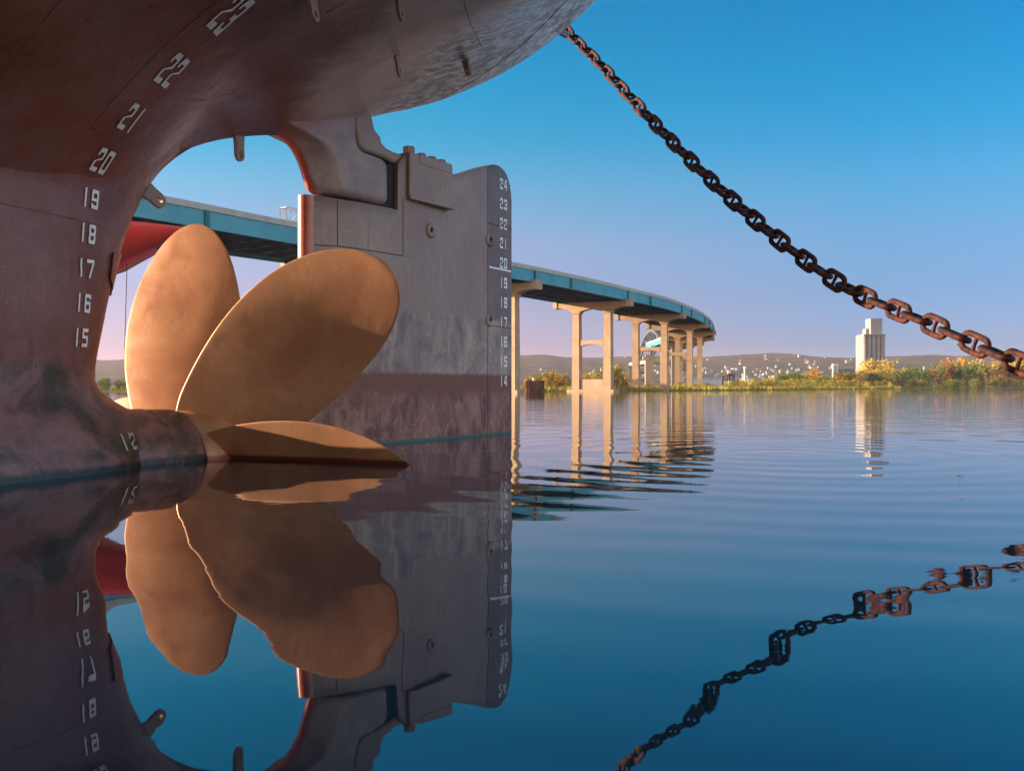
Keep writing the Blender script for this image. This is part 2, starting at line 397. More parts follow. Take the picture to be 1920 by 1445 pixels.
# small doubler plate at the skeg edge
def skin_patch(poly_uz, off, thick, name, mat, parent, nu=8, nz=8, surf=None):
    surf = surf or (lambda u, z: Wsurf(u, z))
    m = MB(); a, b, c, d = poly_uz; rows = []
    for i in range(nz+1):
        p = i/nz; row = []
        for j in range(nu+1):
            q = j/nu
            u = (a[0]*(1-q)+b[0]*q)*(1-p)+(d[0]*(1-q)+c[0]*q)*p
            z = (a[1]*(1-q)+b[1]*q)*(1-p)+(d[1]*(1-q)+c[1]*q)*p
            row.append((u, -(surf(u, z)+off+thick), z))
        rows.append(row)
    m.grid(rows, 0, False)
    per = rows[0]+[r[-1] for r in rows[1:]]+rows[-1][::-1][1:]+[r[0] for r in rows[::-1][1:-1]]
    inner = [(p[0], p[1]+thick+0.02, p[2]) for p in per]
    m.grid([per+[per[0]], inner+[inner[0]]], 0, False)
    return m.build(name, mat, parent)
skin_patch([(-7.20, 1.75), (-6.98, 1.62), (-6.86, 2.03), (-7.22, 1.98)], 0.0, 0.035, "doubler_plate", M_hull, ship)

# boss / stern tube
AX = -0.1
mb = MB(); rows = []
for u, r in [(-9.6, 0.95), (-8.6, 0.86), (-7.9, 0.74), (-7.3, 0.655), (-6.9, 0.625), (-6.5, 0.61), (-6.30, 0.605), (-6.262, 0.60), (-6.25, 0.575), (-6.25, 0.3)]:
    rows.append([(u, r*math.sin(t), AX+r*math.cos(t)) for t in [2*math.pi*k/56 for k in range(56)]])
mb.grid(rows, 0, True, closed=True)
mb.build("stern_tube", M_hull, ship)
mb = MB(); mb.tube([(-6.62, 0.612*math.sin(t), AX+0.612*math.cos(t)) for t in [2*math.pi*k/48 for k in range(49)]], 0.007, 5)
mb.build("rope_guard_seam", M_seam, ship)

# ------------------------------------------------------------------ propeller
prop = empty("propeller", (0, 0, 0)); prop.parent = ship
PP = [2.937, 0.770, 0.329, 0.497, 0.072, 0.094, 1.179, 1.692, 0.208, 3.579]
PU0 = -5.771
def blade_mesh(th0):
    Rb, ph0, ph1, rake, s1, s2, L0, L1, L2, ee = PP
    r0 = 0.50; m = MB(); A = []; Bk = []
    cs = [-1+2*j/18 for j in range(19)]
    cs = [math.copysign(abs(c)**0.85, c) if c else 0 for c in cs]
    NQ = 34
    for i in range(NQ+1):
        q = math.sin(i/NQ*math.pi/2); r = 0.6+(Rb-0.6)*q
        L = (L0*(1-q)+L1*q+L2*q*(1-q)*2)*math.sqrt(max(0, 1-q**ee))
        if i == NQ: L = 0.02
        ph = ph0+(ph1-ph0)*q
        tk = (0.11*(1-q)+0.022)
        ra, rb = [], []
        for c in cs:
            a = c*L/2
            t = tk*max(0.0, (1-abs(c)**2.4))*min(1, L/0.5)+0.004
            th = th0+s1*q+s2*q*q+a*math.cos(ph)/r
            u = PU0+rake*q+a*math.sin(ph)
            rr = r if i > 0 else r0
            # thickness direction: normal to chord
            du, dth = -math.cos(ph)*t*0.5, math.sin(ph)*t*0.5/r
            ra.append((u+du, -rr*math.sin(th+dth), AX+rr*math.cos(th+dth)))
            rb.append((u-du, -rr*math.sin(th-dth), AX+rr*math.cos(th-dth)))
        A.append(ra); Bk.append(rb)
    rows = [a+b[::-1] for a, b in zip(A, Bk)]
    m.grid(rows, 0, True, closed=True)
    return m
for thd in (35.7, -31.2, 90.7, -93.0, -150.0, 149.0):
    b_ = blade_mesh(R(thd)).build("blade", M_bronze, prop)
    s_ = b_.modifiers.new("s", 'SUBSURF'); s_.levels = 1; s_.render_levels = 1
mb = MB(); rows = []
for u, r in [(-6.245, 0.3), (-6.243, 0.56), (-6.22, 0.585), (-5.9, 0.60), (-5.5, 0.59), (-5.1, 0.52), (-4.95, 0.42), (-4.85, 0.25), (-4.82, 0.02)]:
    rows.append([(u, r*math.sin(t), AX+r*math.cos(t)) for t in [2*math.pi*k/48 for k in range(48)]])
mb.grid(rows, 0, True, closed=True); mb.build("hub", M_bronze, prop)

# ------------------------------------------------------------------ rudder horn (fixed)
UF = [(3.06, -4.26), (3.10, -4.32), (3.16, -4.345), (3.31, -4.41), (3.44, -4.48), (3.54, -4.56), (3.62, -4.67), (3.67, -4.85), (3.74, -5.3), (3.9, -5.5), (4.7, -5.6)]
UA = [(3.06, -3.20), (3.10, -3.16), (3.16, -3.135), (3.56, -3.145), (3.61, -3.17), (3.635, -3.23), (3.645, -3.40), (3.655, -3.58), (3.69, -3.66), (3.76, -3.71), (3.86, -3.725), (4.7, -3.74)]
mb = MB(); rows = []
hz_ = [3.06, 3.065, 3.075, 3.09, 3.11, 3.135, 3.16, 3.20, 3.26, 3.33, 3.39, 3.45, 3.50, 3.54, 3.57, 3.60, 3.625, 3.635, 3.645, 3.655, 3.67, 3.70, 3.74, 3.80, 3.88, 3.98, 4.1, 4.3, 4.6]
for z in hz_:
    uf, ua = interp(UF, z), interp(UA, z); rnd_ = 0.11*(1-math.sqrt(max(0, 1-(1-min(1, (z-3.06)/0.10))**2)))
    row = []; NU = 26
    for j in range(NU+1):
        q = j/NU; q = q**1.6 if q < 0.5 else 1-(1-q)**1.6*(0.5**1.6/(0.5**1.6)) ; 
        q = 0.5-0.5*math.cos(math.pi*j/NU); u = uf+(ua-uf)*q; d = u-uf; e = ua-u
        t = min(0.26, 0.05+d*0.55)*math.sqrt(min(1, d/0.035+0.0)) if d < 0.035 else min(0.26, 0.05+d*0.55)
        t = t-0.10*(1-math.sqrt(max(0, 1-(1-min(1, e/0.10))**2)))
        row.append((u, -max(0.0, t-rnd_), z))
    rows.append(row+[(a, -b, c) for a, b, c in row[::-1]])
mb.grid(rows, 0, True, closed=True); mb.add(rows[0], [tuple(range(len(rows[0])))])
k = NM("horn_paint", 0.5); Xk = k.xyz(); nk = k.noise(2.2, 8, 0.65); nk2 = k.noise(9, 8, 0.7)
ck = k.ramp(nk, [(0.3, (0.20, 0.14, 0.15)), (0.5, (0.27, 0.205, 0.205)), (0.7, (0.35, 0.29, 0.27))])
fk = k.math('ADD', k.math('SUBTRACT', Xk[2], k.math('MULTIPLY', k.math('ADD', Xk[0], 4.7), 0.55)), k.math('MULTIPLY', nk, 0.25))
ck = k.mix(k.step(fk, 3.62, 3.92), ck, (0.25, 0.085, 0.068)); ck = k.mix(k.ramp(nk2, [(0.4, 0.0), (0.7, 0.45)]), ck, (0.15, 0.09, 0.09)); k.bump(nk2, 0.005, 0.6); M_horn = k.out(ck)
ho = mb.build("rudder_horn", [M_horn, M_nose], ship, merge=True)
for p in ho.data.polygons:
    if p.center.x-interp(UF, p.center.z) < 0.055: p.material_index = 1

# ------------------------------------------------------------------ rudder
rud = empty("rudder", (0, 0, 0)); rud.parent = ship
def T(u):
    d = u+4.80
    if u < -4.30: return 0.105*math.sqrt(max(0.0, 1-(min(0.0, u+4.34)/0.105)**2)) if u > -4.445 else 0.0
    return interp([(-4.30, 0.108), (-4.1, 0.155), (-3.7, 0.225), (-3.2, 0.25), (-2.8, 0.245), (-2.0, 0.19), (-1.4, 0.14), (-0.86, 0.095), (-0.3, 0.045), (0.0, 0.022)], u)
TOP = [(-4.77, 3.02), (-2.975, 3.04), (-2.965, 3.66), (-2.8, 3.80), (-1.85, 3.74), (-1.70, 3.74), (-1.50, 3.79), (-1.2, 3.89), (-0.8, 4.045), (-0.62, 4.10), (-0.47, 4.13), (-0.33, 4.12), (-0.22, 4.08), (-0.12, 4.01), (-0.06, 3.91), (-0.02, 3.79), (0.0, 3.64)]
cols = [-4.445, -4.44, -4.43, -4.41, -4.38, -4.34, -4.30, -4.25]+[-4.2+0.1*i for i in range(12)]+[-3.05, -2.975, -2.965, -2.9, -2.8]+[-2.7+0.1*i for i in range(19)]+[-0.82, -0.75, -0.68, -0.6, -0.5, -0.4, -0.3, -0.22, -0.16, -0.1, -0.05, -0.02, 0.0]
cols = sorted(set(round(c, 3) for c in cols))
mb = MB(); NZ = 24; near = []; far = []; 
for u in cols:
    zt = interp(TOP, u); t = T(u)
    zz = [-2.2+(zt+2.2)*(j/NZ) for j in range(NZ+1)]
    near.append([(u, -t, z) for z in zz]); far.append([(u, t, z) for z in zz])
mb.grid(near, 0, True); mb.grid(far, 0, True)
tops = [[a[-1], b[-1]] for a, b in zip(near, far)]; mb.grid(tops, 0, False)
mb.grid([[near[-1][j], far[-1][j]] for j in range(NZ+1)], 0, False)
blade_o = mb.build("rudder_blade", [M_rud], rud, merge=True)
# flat shading across the sharp step
for p in blade_o.data.polygons:
    c = p.center
    if -2.98 < c.x < -2.96: p.use_smooth = False
def nose_patch():
    m = MB(); rows = []
    for z in [-2.2+0.2*j for j in range(26)]+[3.02]:
        row = []
        for a in range(-12, 13):
            t = R(90*a/12*1.0)
            row.append((-4.34-0.112*math.cos(t), 0.112*math.sin(t), z))
        rows.append(row)
    m.grid(rows, 0, True)
    top = rows[-1]; m.add(top+[(-4.30, 0, 3.02)], [tuple(range(len(top)))], 0)
    return m
nose_patch().build("rudder_nose", M_nose, rud)
def rface(u, z, off=0.003): return (u, -(T(u)+off), z)
def rline(pts, name="weld_seam", r=0.007, n=12):
    out = []
    for (a, b), (c, d) in zip(pts, pts[1:]):
        for i in range(n+1): out.append(rface(a+(c-a)*i/n, b+(d-b)*i/n, 0.0))
    m = MB(); m.tube(out, r, 5); return m.build(name, M_seam, rud)
rline([(-4.0, 3.0), (-4.0, 2.45)]); rline([(-4.32, 2.43), (-4.0, 2.45), (-2.87, 2.45)]); rline([(-2.87, 2.45), (-2.87, 3.22)])
rline([(-0.73, 4.05), (-0.73, 0.0)]); rline([(-0.73, 3.21), (-0.02, 3.20)]); rline([(-0.73, 1.66), (-0.02, 1.65)])
bm_obj(prism([(-4.2, 3.0), (-2.972, 3.0), (-2.972, 3.68), (-3.20, 3.68), (-3.20, 3.12), (-4.1, 3.12)], 0.09, 0.0), "gap_light_blocker", M_dark, rud)  # added dark plate that keeps sunlight from showing through the horn gap
bm_obj(prism([(-3.22, 3.05), (-2.970, 3.05), (-2.970, 3.64), (-3.22, 3.60)], 0.185, 0.0), "slot_shade_filler", M_dark, rud)  # added dark block, its colour stands for the shade inside the slot
# stock and casting arm
arm = [(-3.70, 3.95), (-3.72, 4.45), (-3.42, 4.45), (-3.40, 4.22), (-3.33, 4.02), (-3.22, 3.96), (-3.20, 3.88), (-3.10, 3.83), (-2.95, 3.81), (-2.80, 3.81), (-2.80, 3.50), (-2.955, 3.52), (-2.96, 3.66), (-3.15, 3.69), (-3.55, 3.70), (-3.64, 3.75)]
bm_obj(prism(arm, 0.19, 0.05, 3), "rudder_head", M_rud, rud, True)
# coupling box with strip and bolts
cb = empty("coupling_box", (0, 0, 0)); cb.parent = rud
bm_obj(prism([(-2.80, 3.24), (-1.87, 3.24), (-1.87, 3.82), (-1.92, 3.83), (-2.78, 3.83), (-2.80, 3.81)], 0.305, 0.02, 2), "casing", M_rud, cb)
cb2 = prism([(-2.79, 3.205), (-1.86, 3.205), (-1.86, 3.27), (-2.79, 3.27)], 0.318, 0.012, 2); bm_obj(cb2, "lower_flange", M_rud, cb)
bm_obj(prism([(-2.60, 3.70), (-1.90, 3.70), (-1.90, 3.83), (-2.60, 3.83)], 0.312, 0.006, 1), "upper_plate", M_rud, cb)
for u, r, h in ((-2.68, 0.085, 0.10), (-2.42, 0.07, 0.06), (-2.20, 0.07, 0.06), (-1.99, 0.07, 0.06)):
    m = MB(); m.tube([(u, -0.19, 3.82), (u, -0.19, 3.83+h-0.012), (u, -0.19, 3.83+h)], [r, r, r*0.86], 6, smooth=False); m.build("bolt", M_rud, cb)
for u in (-1.78, -1.69):
    m = MB(); m.tube([(u, -0.05, 3.70), (u, -0.05, 3.84)], 0.035, 8); m.build("stud", M_nose, rud)
# zinc bosses with holes
def ring(m, c, nrm, r1, r2, d, mi=0, n=28):
    nrm = Vector(nrm).normalized(); x = nrm.cross(Vector((0, 0, 1))).normalized(); y = nrm.cross(x); c = Vector(c)
    prof = [(r1, 0.0), (r1*0.96, d), (r2*1.12, d), (r2, d*0.6), (r2, -0.02)]
    rows = [[c+nrm*h+r*(math.cos(t)*x+math.sin(t)*y) for t in [2*math.pi*k/n for k in range(n)]] for r, h in prof]
    m.grid(rows, mi, True, closed=True)
    m.add([c+nrm*0.004+r2*(math.cos(t)*x+math.sin(t)*y) for t in [2*math.pi*k/n for k in range(n)]], [tuple(range(n))], 1)  # flat dark disc paints the shade inside the hole
for u, z in ((-2.25, 2.87), (-0.68, 2.95), (-0.68, 1.74)):
    m = MB(); ring(m, rface(u, z, 0.0), (0.05, -1, 0), 0.105, 0.035, 0.028); m.build("drain_plug", [M_rud, M_dark], rud)

# ------------------------------------------------------------------ draft marks
S = 0.19
DIG = {
 '1': [[(.40, 0), (.62, 0), (.62, 1), (.40, 1)]],
 '2': [[(0, 0), (1, 0), (1, S), (0, S)], [(0, S), (.25, S), (.25, .42), (0, .42)], [(0, .42), (.25, .42), (1, .55), (.75, .60)], [(.75, .55), (1, .55), (1, 1-S), (.75, 1-S)], [(0, 1-S), (1, 1-S), (.9, 1), (.1, 1)], [(0, .68), (.25, .68), (.25, 1-S), (0, 1-S)]],
 '3': [[(.05, 0), (.95, 0), (1, S), (0, S)], [(.75, S), (1, S), (1, .42), (.75, .42)], [(.3, .42), (.95, .42), (.95, .58), (.3, .58)], [(.75, .58), (1, .58), (1, 1-S), (.75, 1-S)], [(0, 1-S), (1, 1-S), (.95, 1), (.05, 1)], [(0, S), (.25, S), (.25, .3), (0, .3)], [(0, .7), (.25, .7), (.25, 1-S), (0, 1-S)]],
 '4': [[(.62, 0), (.86, 0), (.86, 1), (.62, 1)], [(0, .25), (1, .25), (1, .42), (0, .42)], [(0, .42), (.25, .42), (.62, 1), (.42, 1)]],
 '5': [[(0, 0), (.95, 0), (1, S), (0, S)], [(.75, S), (1, S), (1, .46), (.75, .46)], [(0, .46), (1, .46), (.95, .62), (0, .62)], [(0, .62), (.25, .62), (.25, 1-S), (0, 1-S)], [(0, 1-S), (1, 1-S), (1, 1), (0, 1)]],
 '6': [[(.05, 0), (.95, 0), (1, S), (0, S)], [(0, S), (.25, S), (.25, 1-S), (0, 1-S)], [(.75, S), (1, S), (1, .44), (.75, .44)], [(.25, .44), (1, .44), (.95, .6), (.25, .6)], [(0, 1-S), (1, 1-S), (.95, 1), (.05, 1)], [(.75, .74), (1, .74), (1, 1-S), (.75, 1-S)]],
 '7': [[(0, 1-S), (1, 1-S), (1, 1), (0, 1)], [(.32, 0), (.58, 0), (1, 1-S), (.74, 1-S)]],
 '8': [[(.05, 0), (.95, 0), (1, S), (0, S)], [(0, S), (.25, S), (.25, .42), (0, .42)], [(.75, S), (1, S), (1, .42), (.75, .42)], [(.05, .42), (.95, .42), (.95, .58), (.05, .58)], [(0, .58), (.25, .58), (.25, 1-S), (0, 1-S)], [(.75, .58), (1, .58), (1, 1-S), (.75, 1-S)], [(0, 1-S), (1, 1-S), (.95, 1), (.05, 1)]],
 '9': [[(.05, 0), (.95, 0), (1, S), (0, S)], [(.75, S), (1, S), (1, 1-S), (.75, 1-S)], [(0, .40), (.75, .40), (.75, .56), (.05, .56)], [(0, .56), (.25, .56), (.25, 1-S), (0, 1-S)], [(0, 1-S), (1, 1-S), (.95, 1), (.05, 1)], [(0, S), (.25, S), (.25, .26), (0, .26)]],
 '0': [[(.05, 0), (.95, 0), (1, S), (0, S)], [(0, S), (.25, S), (.25, 1-S), (0, 1-S)], [(.75, S), (1, S), (1, 1-S), (.75, 1-S)], [(0, 1-S), (1, 1-S), (.95, 1), (.05, 1)]],
}
def marks(txt, uc, zc, H, W, gap, pos, parent, mat, name="draft_mark", slant=0.0):
    m = MB(); tot = 2*W+gap
    for i, ch in enumerate(txt):
        ua = uc-tot/2+i*(W+gap)
        for q in DIG[ch]:
            a, b, c, d = q; rows = []
            N1, N2 = 5, 6
            for r_ in range(N2+1):
                p = r_/N2; row = []
                for s_ in range(N1+1):
                    t = s_/N1
                    x = (a[0]*(1-t)+b[0]*t)*(1-p)+(d[0]*(1-t)+c[0]*t)*p
                    y = (a[1]*(1-t)+b[1]*t)*(1-p)+(d[1]*(1-t)+c[1]*t)*p
                    row.append(pos(ua+x*W+slant*(y-.5)*H, zc+(y-0.5)*H))
                rows.append(row)
            m.grid(rows, 0, False)
    return m.build(name, mat, parent, recalc=False)
def hull_pos(u, z):
    w = Wsurf(u, z)
    w1 = Wsurf(u, z+0.02); n = Vector((0, -0.02, (w1-w))).normalized()   # rough normal in the section
    n = Vector((0, -1.0, -(w1-w)/0.02)).normalized()
    p = Vector((u, -w, z))+n*0.008
    # lean off the wedge of the skeg too
    return (p.x, p.y-0.006, p.z)
for k_ in range(15, 24):
    z = (k_-11.14)*0.3048
    marks(str(k_), -7.60, z, 0.165, 0.085, 0.03, hull_pos, ship, M_white)
def tube_pos(u, z):
    r = interp([(-9.6, 0.95), (-8.6, 0.86), (-7.9, 0.74), (-7.3, 0.655), (-6.9, 0.625), (-6.5, 0.61), (-6.25, 0.60)], u)+0.008
    y = math.sqrt(max(0.01, r*r-(z-AX)**2)); y = max(y, Wsurf(u, z)+0.008 if u < edge_u(z) else 0)
    return (u, -y, z)
marks("12", -7.28, 0.245, 0.15, 0.10, 0.045, tube_pos, ship, M_worn, slant=-0.25)
for k_ in range(14, 25):
    z = (k_-11.32)*0.3048
    marks(str(k_), -0.255, z, 0.165, 0.09, 0.035, lambda u, z: rface(u, z, 0.004), rud, M_white)
marks("13", -0.255, (13-11.32)*0.3048, 0.15, 0.09, 0.035, lambda u, z: rface(u, z, 0.004), rud, simple("faded_mark", (0.22, 0.13, 0.12), (0.10, 0.05, 0.05), 30, 0.7))
m = MB(); m.grid([[rface(-0.69+0.67*i/8, 2.528+dz+0.0*i, 0.004) for i in range(9)] for dz in (0, 0.026)], 0, False); m.build("load_line", M_white, rud, recalc=False)

# ------------------------------------------------------------------ lifting lugs
def lug(p, nrm, along, L=0.22, Wd=0.09, th=0.03, hole=0.022, name="lifting_lug", parent=ship):
    """plate standing off the hull: rounded tongue with an eye"""
    nrm = Vector(nrm).normalized(); al = Vector(along); al = (al-nrm*al.dot(nrm)).normalized(); t = nrm.cross(al)
    p = Vector(p)-nrm*0.06; L += 0.06
    n = 16; hc = L-Wd
    outer = [(-Wd*1.35, 0), (-Wd, L*0.45)]+[(-Wd*math.cos(a), hc+Wd*math.sin(a)) for a in [math.pi*i/n for i in range(n+1)]]+[(Wd, L*0.45), (Wd*1.35, 0)]
    inner = []
    for (x, y) in outer:
        a = math.atan2(y-hc, x); inner.append((hole*math.cos(a), hc+hole*1.5*math.sin(a)))
    m = MB(); N_ = len(outer)
    for s in (-1, 1):
        vv = [p+al*x+nrm*y+t*s*th/2 for x, y in outer]+[p+al*x+nrm*y+t*s*th/2 for x, y in inner]
        m.add(vv, [(i, (i+1) % N_, N_+(i+1) % N_, N_+i) for i in range(N_)])
    for lst in (outer, inner):
        m.grid([[p+al*x+nrm*y+t*s*th/2 for x, y in lst] for s in (-1, 1)], 0, True, closed=True)
    return m.build(name, M_rud, parent)
def bottom_normal(u, w):
    e = 0.05; a = (Zb(u+e, w)-Zb(u-e, w))/(2*e); b = (Zb(u, w+e)-Zb(u, w-e))/(2*e)
    return Vector((a, -b, -1)).normalized()      # local: y = -w
for (u, w, along, L) in ((-4.82, 1.84, (1, 0.4, 0), 0.22), (-3.22, 1.54, (0.5, 1, 0), 0.19), (-6.09, 2.97, (1, 0.3, 0), 0.20), (-7.05, 2.88, (1, 0.3, 0), 0.20)):
    lug((u, -w, Zb(u, w)), bottom_normal(u, w)*0.6+Vector((0, 0, -0.6)), along, L, 0.062, 0.03, 0.02)
lug((-5.37, 0, Zb(-5.37, 0)), (0.05, 0, -1), (1, 0.35, 0), 0.27, 0.078, 0.04, 0.034)
lug((-6.56, 0, 2.74), (0.85, 0, -0.5), (0.5, 0.25, 0.85), 0.27, 0.085, 0.04, 0.026)
# small anode fin on the counter edge
m = MB(); m.box((0.35, -0.75, Zb(0.35, 0.75)-0.03), (0.22, 0.05, 0.10)); m.build("anode", M_rud, ship)


# ------------------------------------------------------------------ water, land, hills
def make_water():
    k = NM("lake_water", 0.015); k.b.inputs["IOR"].default_value = 1.95
    k.b.inputs["Base Color"].default_value = (0.001, 0.024, 0.036, 1)
    n1 = k.noise(0.55, 1.2, 0.45, k.mapped((1.0, 1.6, 1)), 0.5)
    n2 = k.noise(2.6, 3, 0.5, k.mapped((0.9, 1.3, 1), (0, 0, 0.3)), 0.4)
    w = k.n.new("ShaderNodeTexWave"); w.wave_type = 'RINGS'; w.rings_direction = 'SPHERICAL'
    k.l.new(k.mapped((1, 1, 1), (0, 0, 0), (-3.0, -10.5, 0)), w.inputs[0]); w.inputs["Scale"].default_value = 0.55; w.inputs["Distortion"].default_value = 2.0; w.inputs["Detail"].default_value = 2
    h = k.math('ADD', k.math('MULTIPLY', n1, 0.0085), k.math('MULTIPLY', n2, 0.0009))
    h = k.math('ADD', h, k.math('MULTIPLY', w.outputs["Fac"], 0.0016))
    calm = k.math('ADD', 0.42, k.math('MULTIPLY', k.step(k.math('ADD', k.xyz()[1], k.math('MULTIPLY', k.xyz()[0], 0.8)), 3.8, 8.5), 0.85))
    h = k.math('MULTIPLY', h, calm)
    k.bump(h, 1.0, 1.0)
    return k.m
M_water = make_water()
m = MB(); m.add([(-2400, -400, 0), (2400, -400, 0), (2400, 2400, 0), (-2400, 2400, 0)], [(0, 1, 2, 3)])
tag(m.build("water", M_water), kind="structure")

# ------------------------------------------------------------------ anchor chain
chain = empty("anchor_chain", (0, 0, 0))
tag(chain, "heavy rusty studded anchor chain slung from the ship's stern over the water", "chain")
Y0 = 16.8; bb = -0.02703; aa = 21.03
Q = [(-4, 785), (-1.5, 674), (0, 611.5), (4, 436), (8, 271.5), (12, 133), (15, 66), (17, 22.7), (20, -36), (24.5, -128)]
def chain_pt(i):
    Yc = Y0*(1+bb*i); X = Y0*(156+aa*i)/1800
    q = smooth_interp(Q, i)
    return Vector((X, Yc, 0.75+Y0*q/1800))
def link_mesh(d, pitch):
    m = MB(); Li = pitch; hw = 1.30*d; hl = Li/2+d/2; r = hw
    pts = []
    st = hl-r
    for k in range(13): a = math.pi*k/12; pts.append((st+r*math.sin(a), r*math.cos(a)))
    for k in range(1, 5): pts.append((st-2*st*k/5, -r-0.03*d*math.sin(math.pi*k/5)))
    for k in range(13): a = math.pi*k/12; pts.append((-st-r*math.sin(a), -r*math.cos(a)))
    for k in range(1, 5): pts.append((-st+2*st*k/5, r+0.03*d*math.sin(math.pi*k/5)))
    rows = []; n = len(pts); NS = 10
    for i, (x, y) in enumerate(pts):
        x0, y0 = pts[i-1]; x1, y1 = pts[(i+1) % n]; t = Vector((x1-x0, y1-y0, 0)).normalized(); nn = Vector((t.y, -t.x, 0))
        rows.append([Vector((x, y, 0))+d/2*(math.cos(a)*nn+math.sin(a)*Vector((0, 0, 1))) for a in [2*math.pi*k/NS for k in range(NS)]])
    rows.append(rows[0]); m.grid(rows, 0, True, closed=True)
    m.tube([(0, -r, 0), (0, -r*0.45, 0), (0, 0, 0), (0, r*0.45, 0), (0, r, 0)], [d*0.48, d*0.34, d*0.30, d*0.34, d*0.48], 8)
    me_o = m.build("chain_link", M_rust, chain, merge=True); return me_o
PITCH = 0.318; DL = 0.064
proto = link_mesh(DL, PITCH)
# march along the curve at equal steps
i = -2.5; pos = []
while i < 23.9:
    pos.append(i); i += 0.5
rnd = random.Random(5)
for k, i in enumerate(pos):
    c = chain_pt(i); d = (chain_pt(i+0.2)-chain_pt(i-0.2)).normalized()
    side = Vector((0, 0, 1)); side = (side-d*side.dot(d)).normalized(); nrm = d.cross(side)
    face = (round(i*2) % 2 == 0)
    y = side if face else nrm
    v_ = c-Vector((0, 0, 0.75)); side = d.cross(v_).normalized(); nrm = d.cross(side); y = side if face else nrm
    tw = rnd.uniform(-0.10, 0.10)+interp([(-3, 0.75), (6, 0.5), (14, 0.2), (20, 0.1)], i); y = (Matrix.Rotation(tw, 3, d) @ y)
    z = d.cross(y)
    M = Matrix((d, y, z)).transposed().to_4x4(); M.translation = c
    step = (chain_pt(i+0.25)-chain_pt(i-0.25)).length
    o = proto if k == 0 else proto.copy()
    if k: col.objects.link(o); o.parent = chain
    sx_ = (step+DL*1.75)/(PITCH+DL*2)
    o.matrix_local = M @ Matrix.Diagonal((sx_, 1, 1, 1))

# ------------------------------------------------------------------ highway bridge
NEAR = [(-33, 38), (-28.5, 44.4), (-20.7, 55), (-14.57, 64.7), (-7.2, 75.3), (-0.14, 85.3), (4.65, 92.9), (8.9, 100.3), (13.2, 108.2), (19.4, 120), (25.6, 135.6), (30.0, 148.9), (34.1, 163.6), (38.2, 181.7), (41.0, 200), (42.8, 225), (43.2, 248)]
def catmull(P, n):
    out = []
    for i in range(len(P)-1):
        p0 = Vector(P[max(i-1, 0)]); p1 = Vector(P[i]); p2 = Vector(P[i+1]); p3 = Vector(P[min(i+2, len(P)-1)])
        for k in range(n):
            t = k/n
            out.append(0.5*((2*p1)+(-p0+p2)*t+(2*p0-5*p1+4*p2-p3)*t*t+(-p0+3*p1-3*p2+p3)*t**3))
    out.append(Vector(P[-1])); return out
path = catmull(NEAR, 6)
cum = [0]
for a, b in zip(path, path[1:]): cum.append(cum[-1]+(b-a).length)
def at_s(s):
    for k in range(len(cum)-1):
        if s <= cum[k+1] or k == len(cum)-2:
            t = (s-cum[k])/(cum[k+1]-cum[k]); p = path[k].lerp(path[k+1], t); d = (path[k+1]-path[k]).normalized()
            if k > 0:
                d0 = (path[k]-path[k-1]).normalized(); d = d0.lerp(d, t).normalized()
            return p, d, Vector((-d.y, d.x))     # left hand normal = away from camera side
bridge = empty("highway_bridge", (0, 85, 0))
tag(bridge, "long curving concrete highway bridge with teal steel girders on tall tan piers", "bridge")
bridge_M = Matrix.Translation((0, -85, 0))
def sweep(prof, s0, s1, name, mat, step=2.0, zoff=lambda s: 0.0, parent=bridge, smooth=False):
    m = MB(); rows = []; n = max(2, int((s1-s0)/step))
    for k in range(n+1):
        s = s0+(s1-s0)*k/n; p, d, nl = at_s(s); zo = zoff(s)
        rows.append([(p.x+nl.x*o, p.y+nl.y*o-85, z+zo) for o, z in prof])
    m.grid(rows, 0, smooth, closed=True)
    m.add(rows[0], [tuple(range(len(prof)))]); m.add(rows[-1], [tuple(range(len(prof)))])
    return m.build(name, mat, parent)
SMAX = cum[-1]-0.01; WID = 8.6
sweep([(0.0, 11.36), (-0.02, 11.40), (0.0, 11.76), (0.25, 11.76), (0.3, 11.42), (WID-0.3, 11.42), (WID-0.25, 11.76), (WID, 11.76), (WID, 11.36)], 0, SMAX, "parapet_deck", M_parapet)
for o in (0.06,):
    sweep([(o, 10.30), (o, 11.355), (o+0.05, 11.355), (o+0.05, 10.36), (o+0.22, 10.36), (o+0.22, 10.30)], 0, SMAX, "girder", M_teal)
    sweep([(o-0.13, 10.27), (o-0.13, 10.31), (o+0.0, 10.31), (o+0.0, 10.27)], 0, SMAX, "girder_flange", M_teal)
for o in (2.2, 4.3, 6.4, WID-0.1):
    sweep([(o, 10.30), (o, 11.355), (o+0.06, 11.355), (o+0.06, 10.30)], 0, SMAX, "girder", M_under if o < 8 else M_teal)
# cross frames under the deck
m = MB(); s = 2.0
while s < SMAX-2:
    p, d, nl = at_s(s); a = (p.x+nl.x*0.12, p.y+nl.y*0.12-85); b = (p.x+nl.x*(WID-0.15), p.y+nl.y*(WID-0.15)-85)
    for z in (10.42, 11.1): m.bar((a[0], a[1], z), (b[0], b[1], z), 0.08, 0.1)
    s += 2.2
m.build("cross_frames", M_under, bridge)
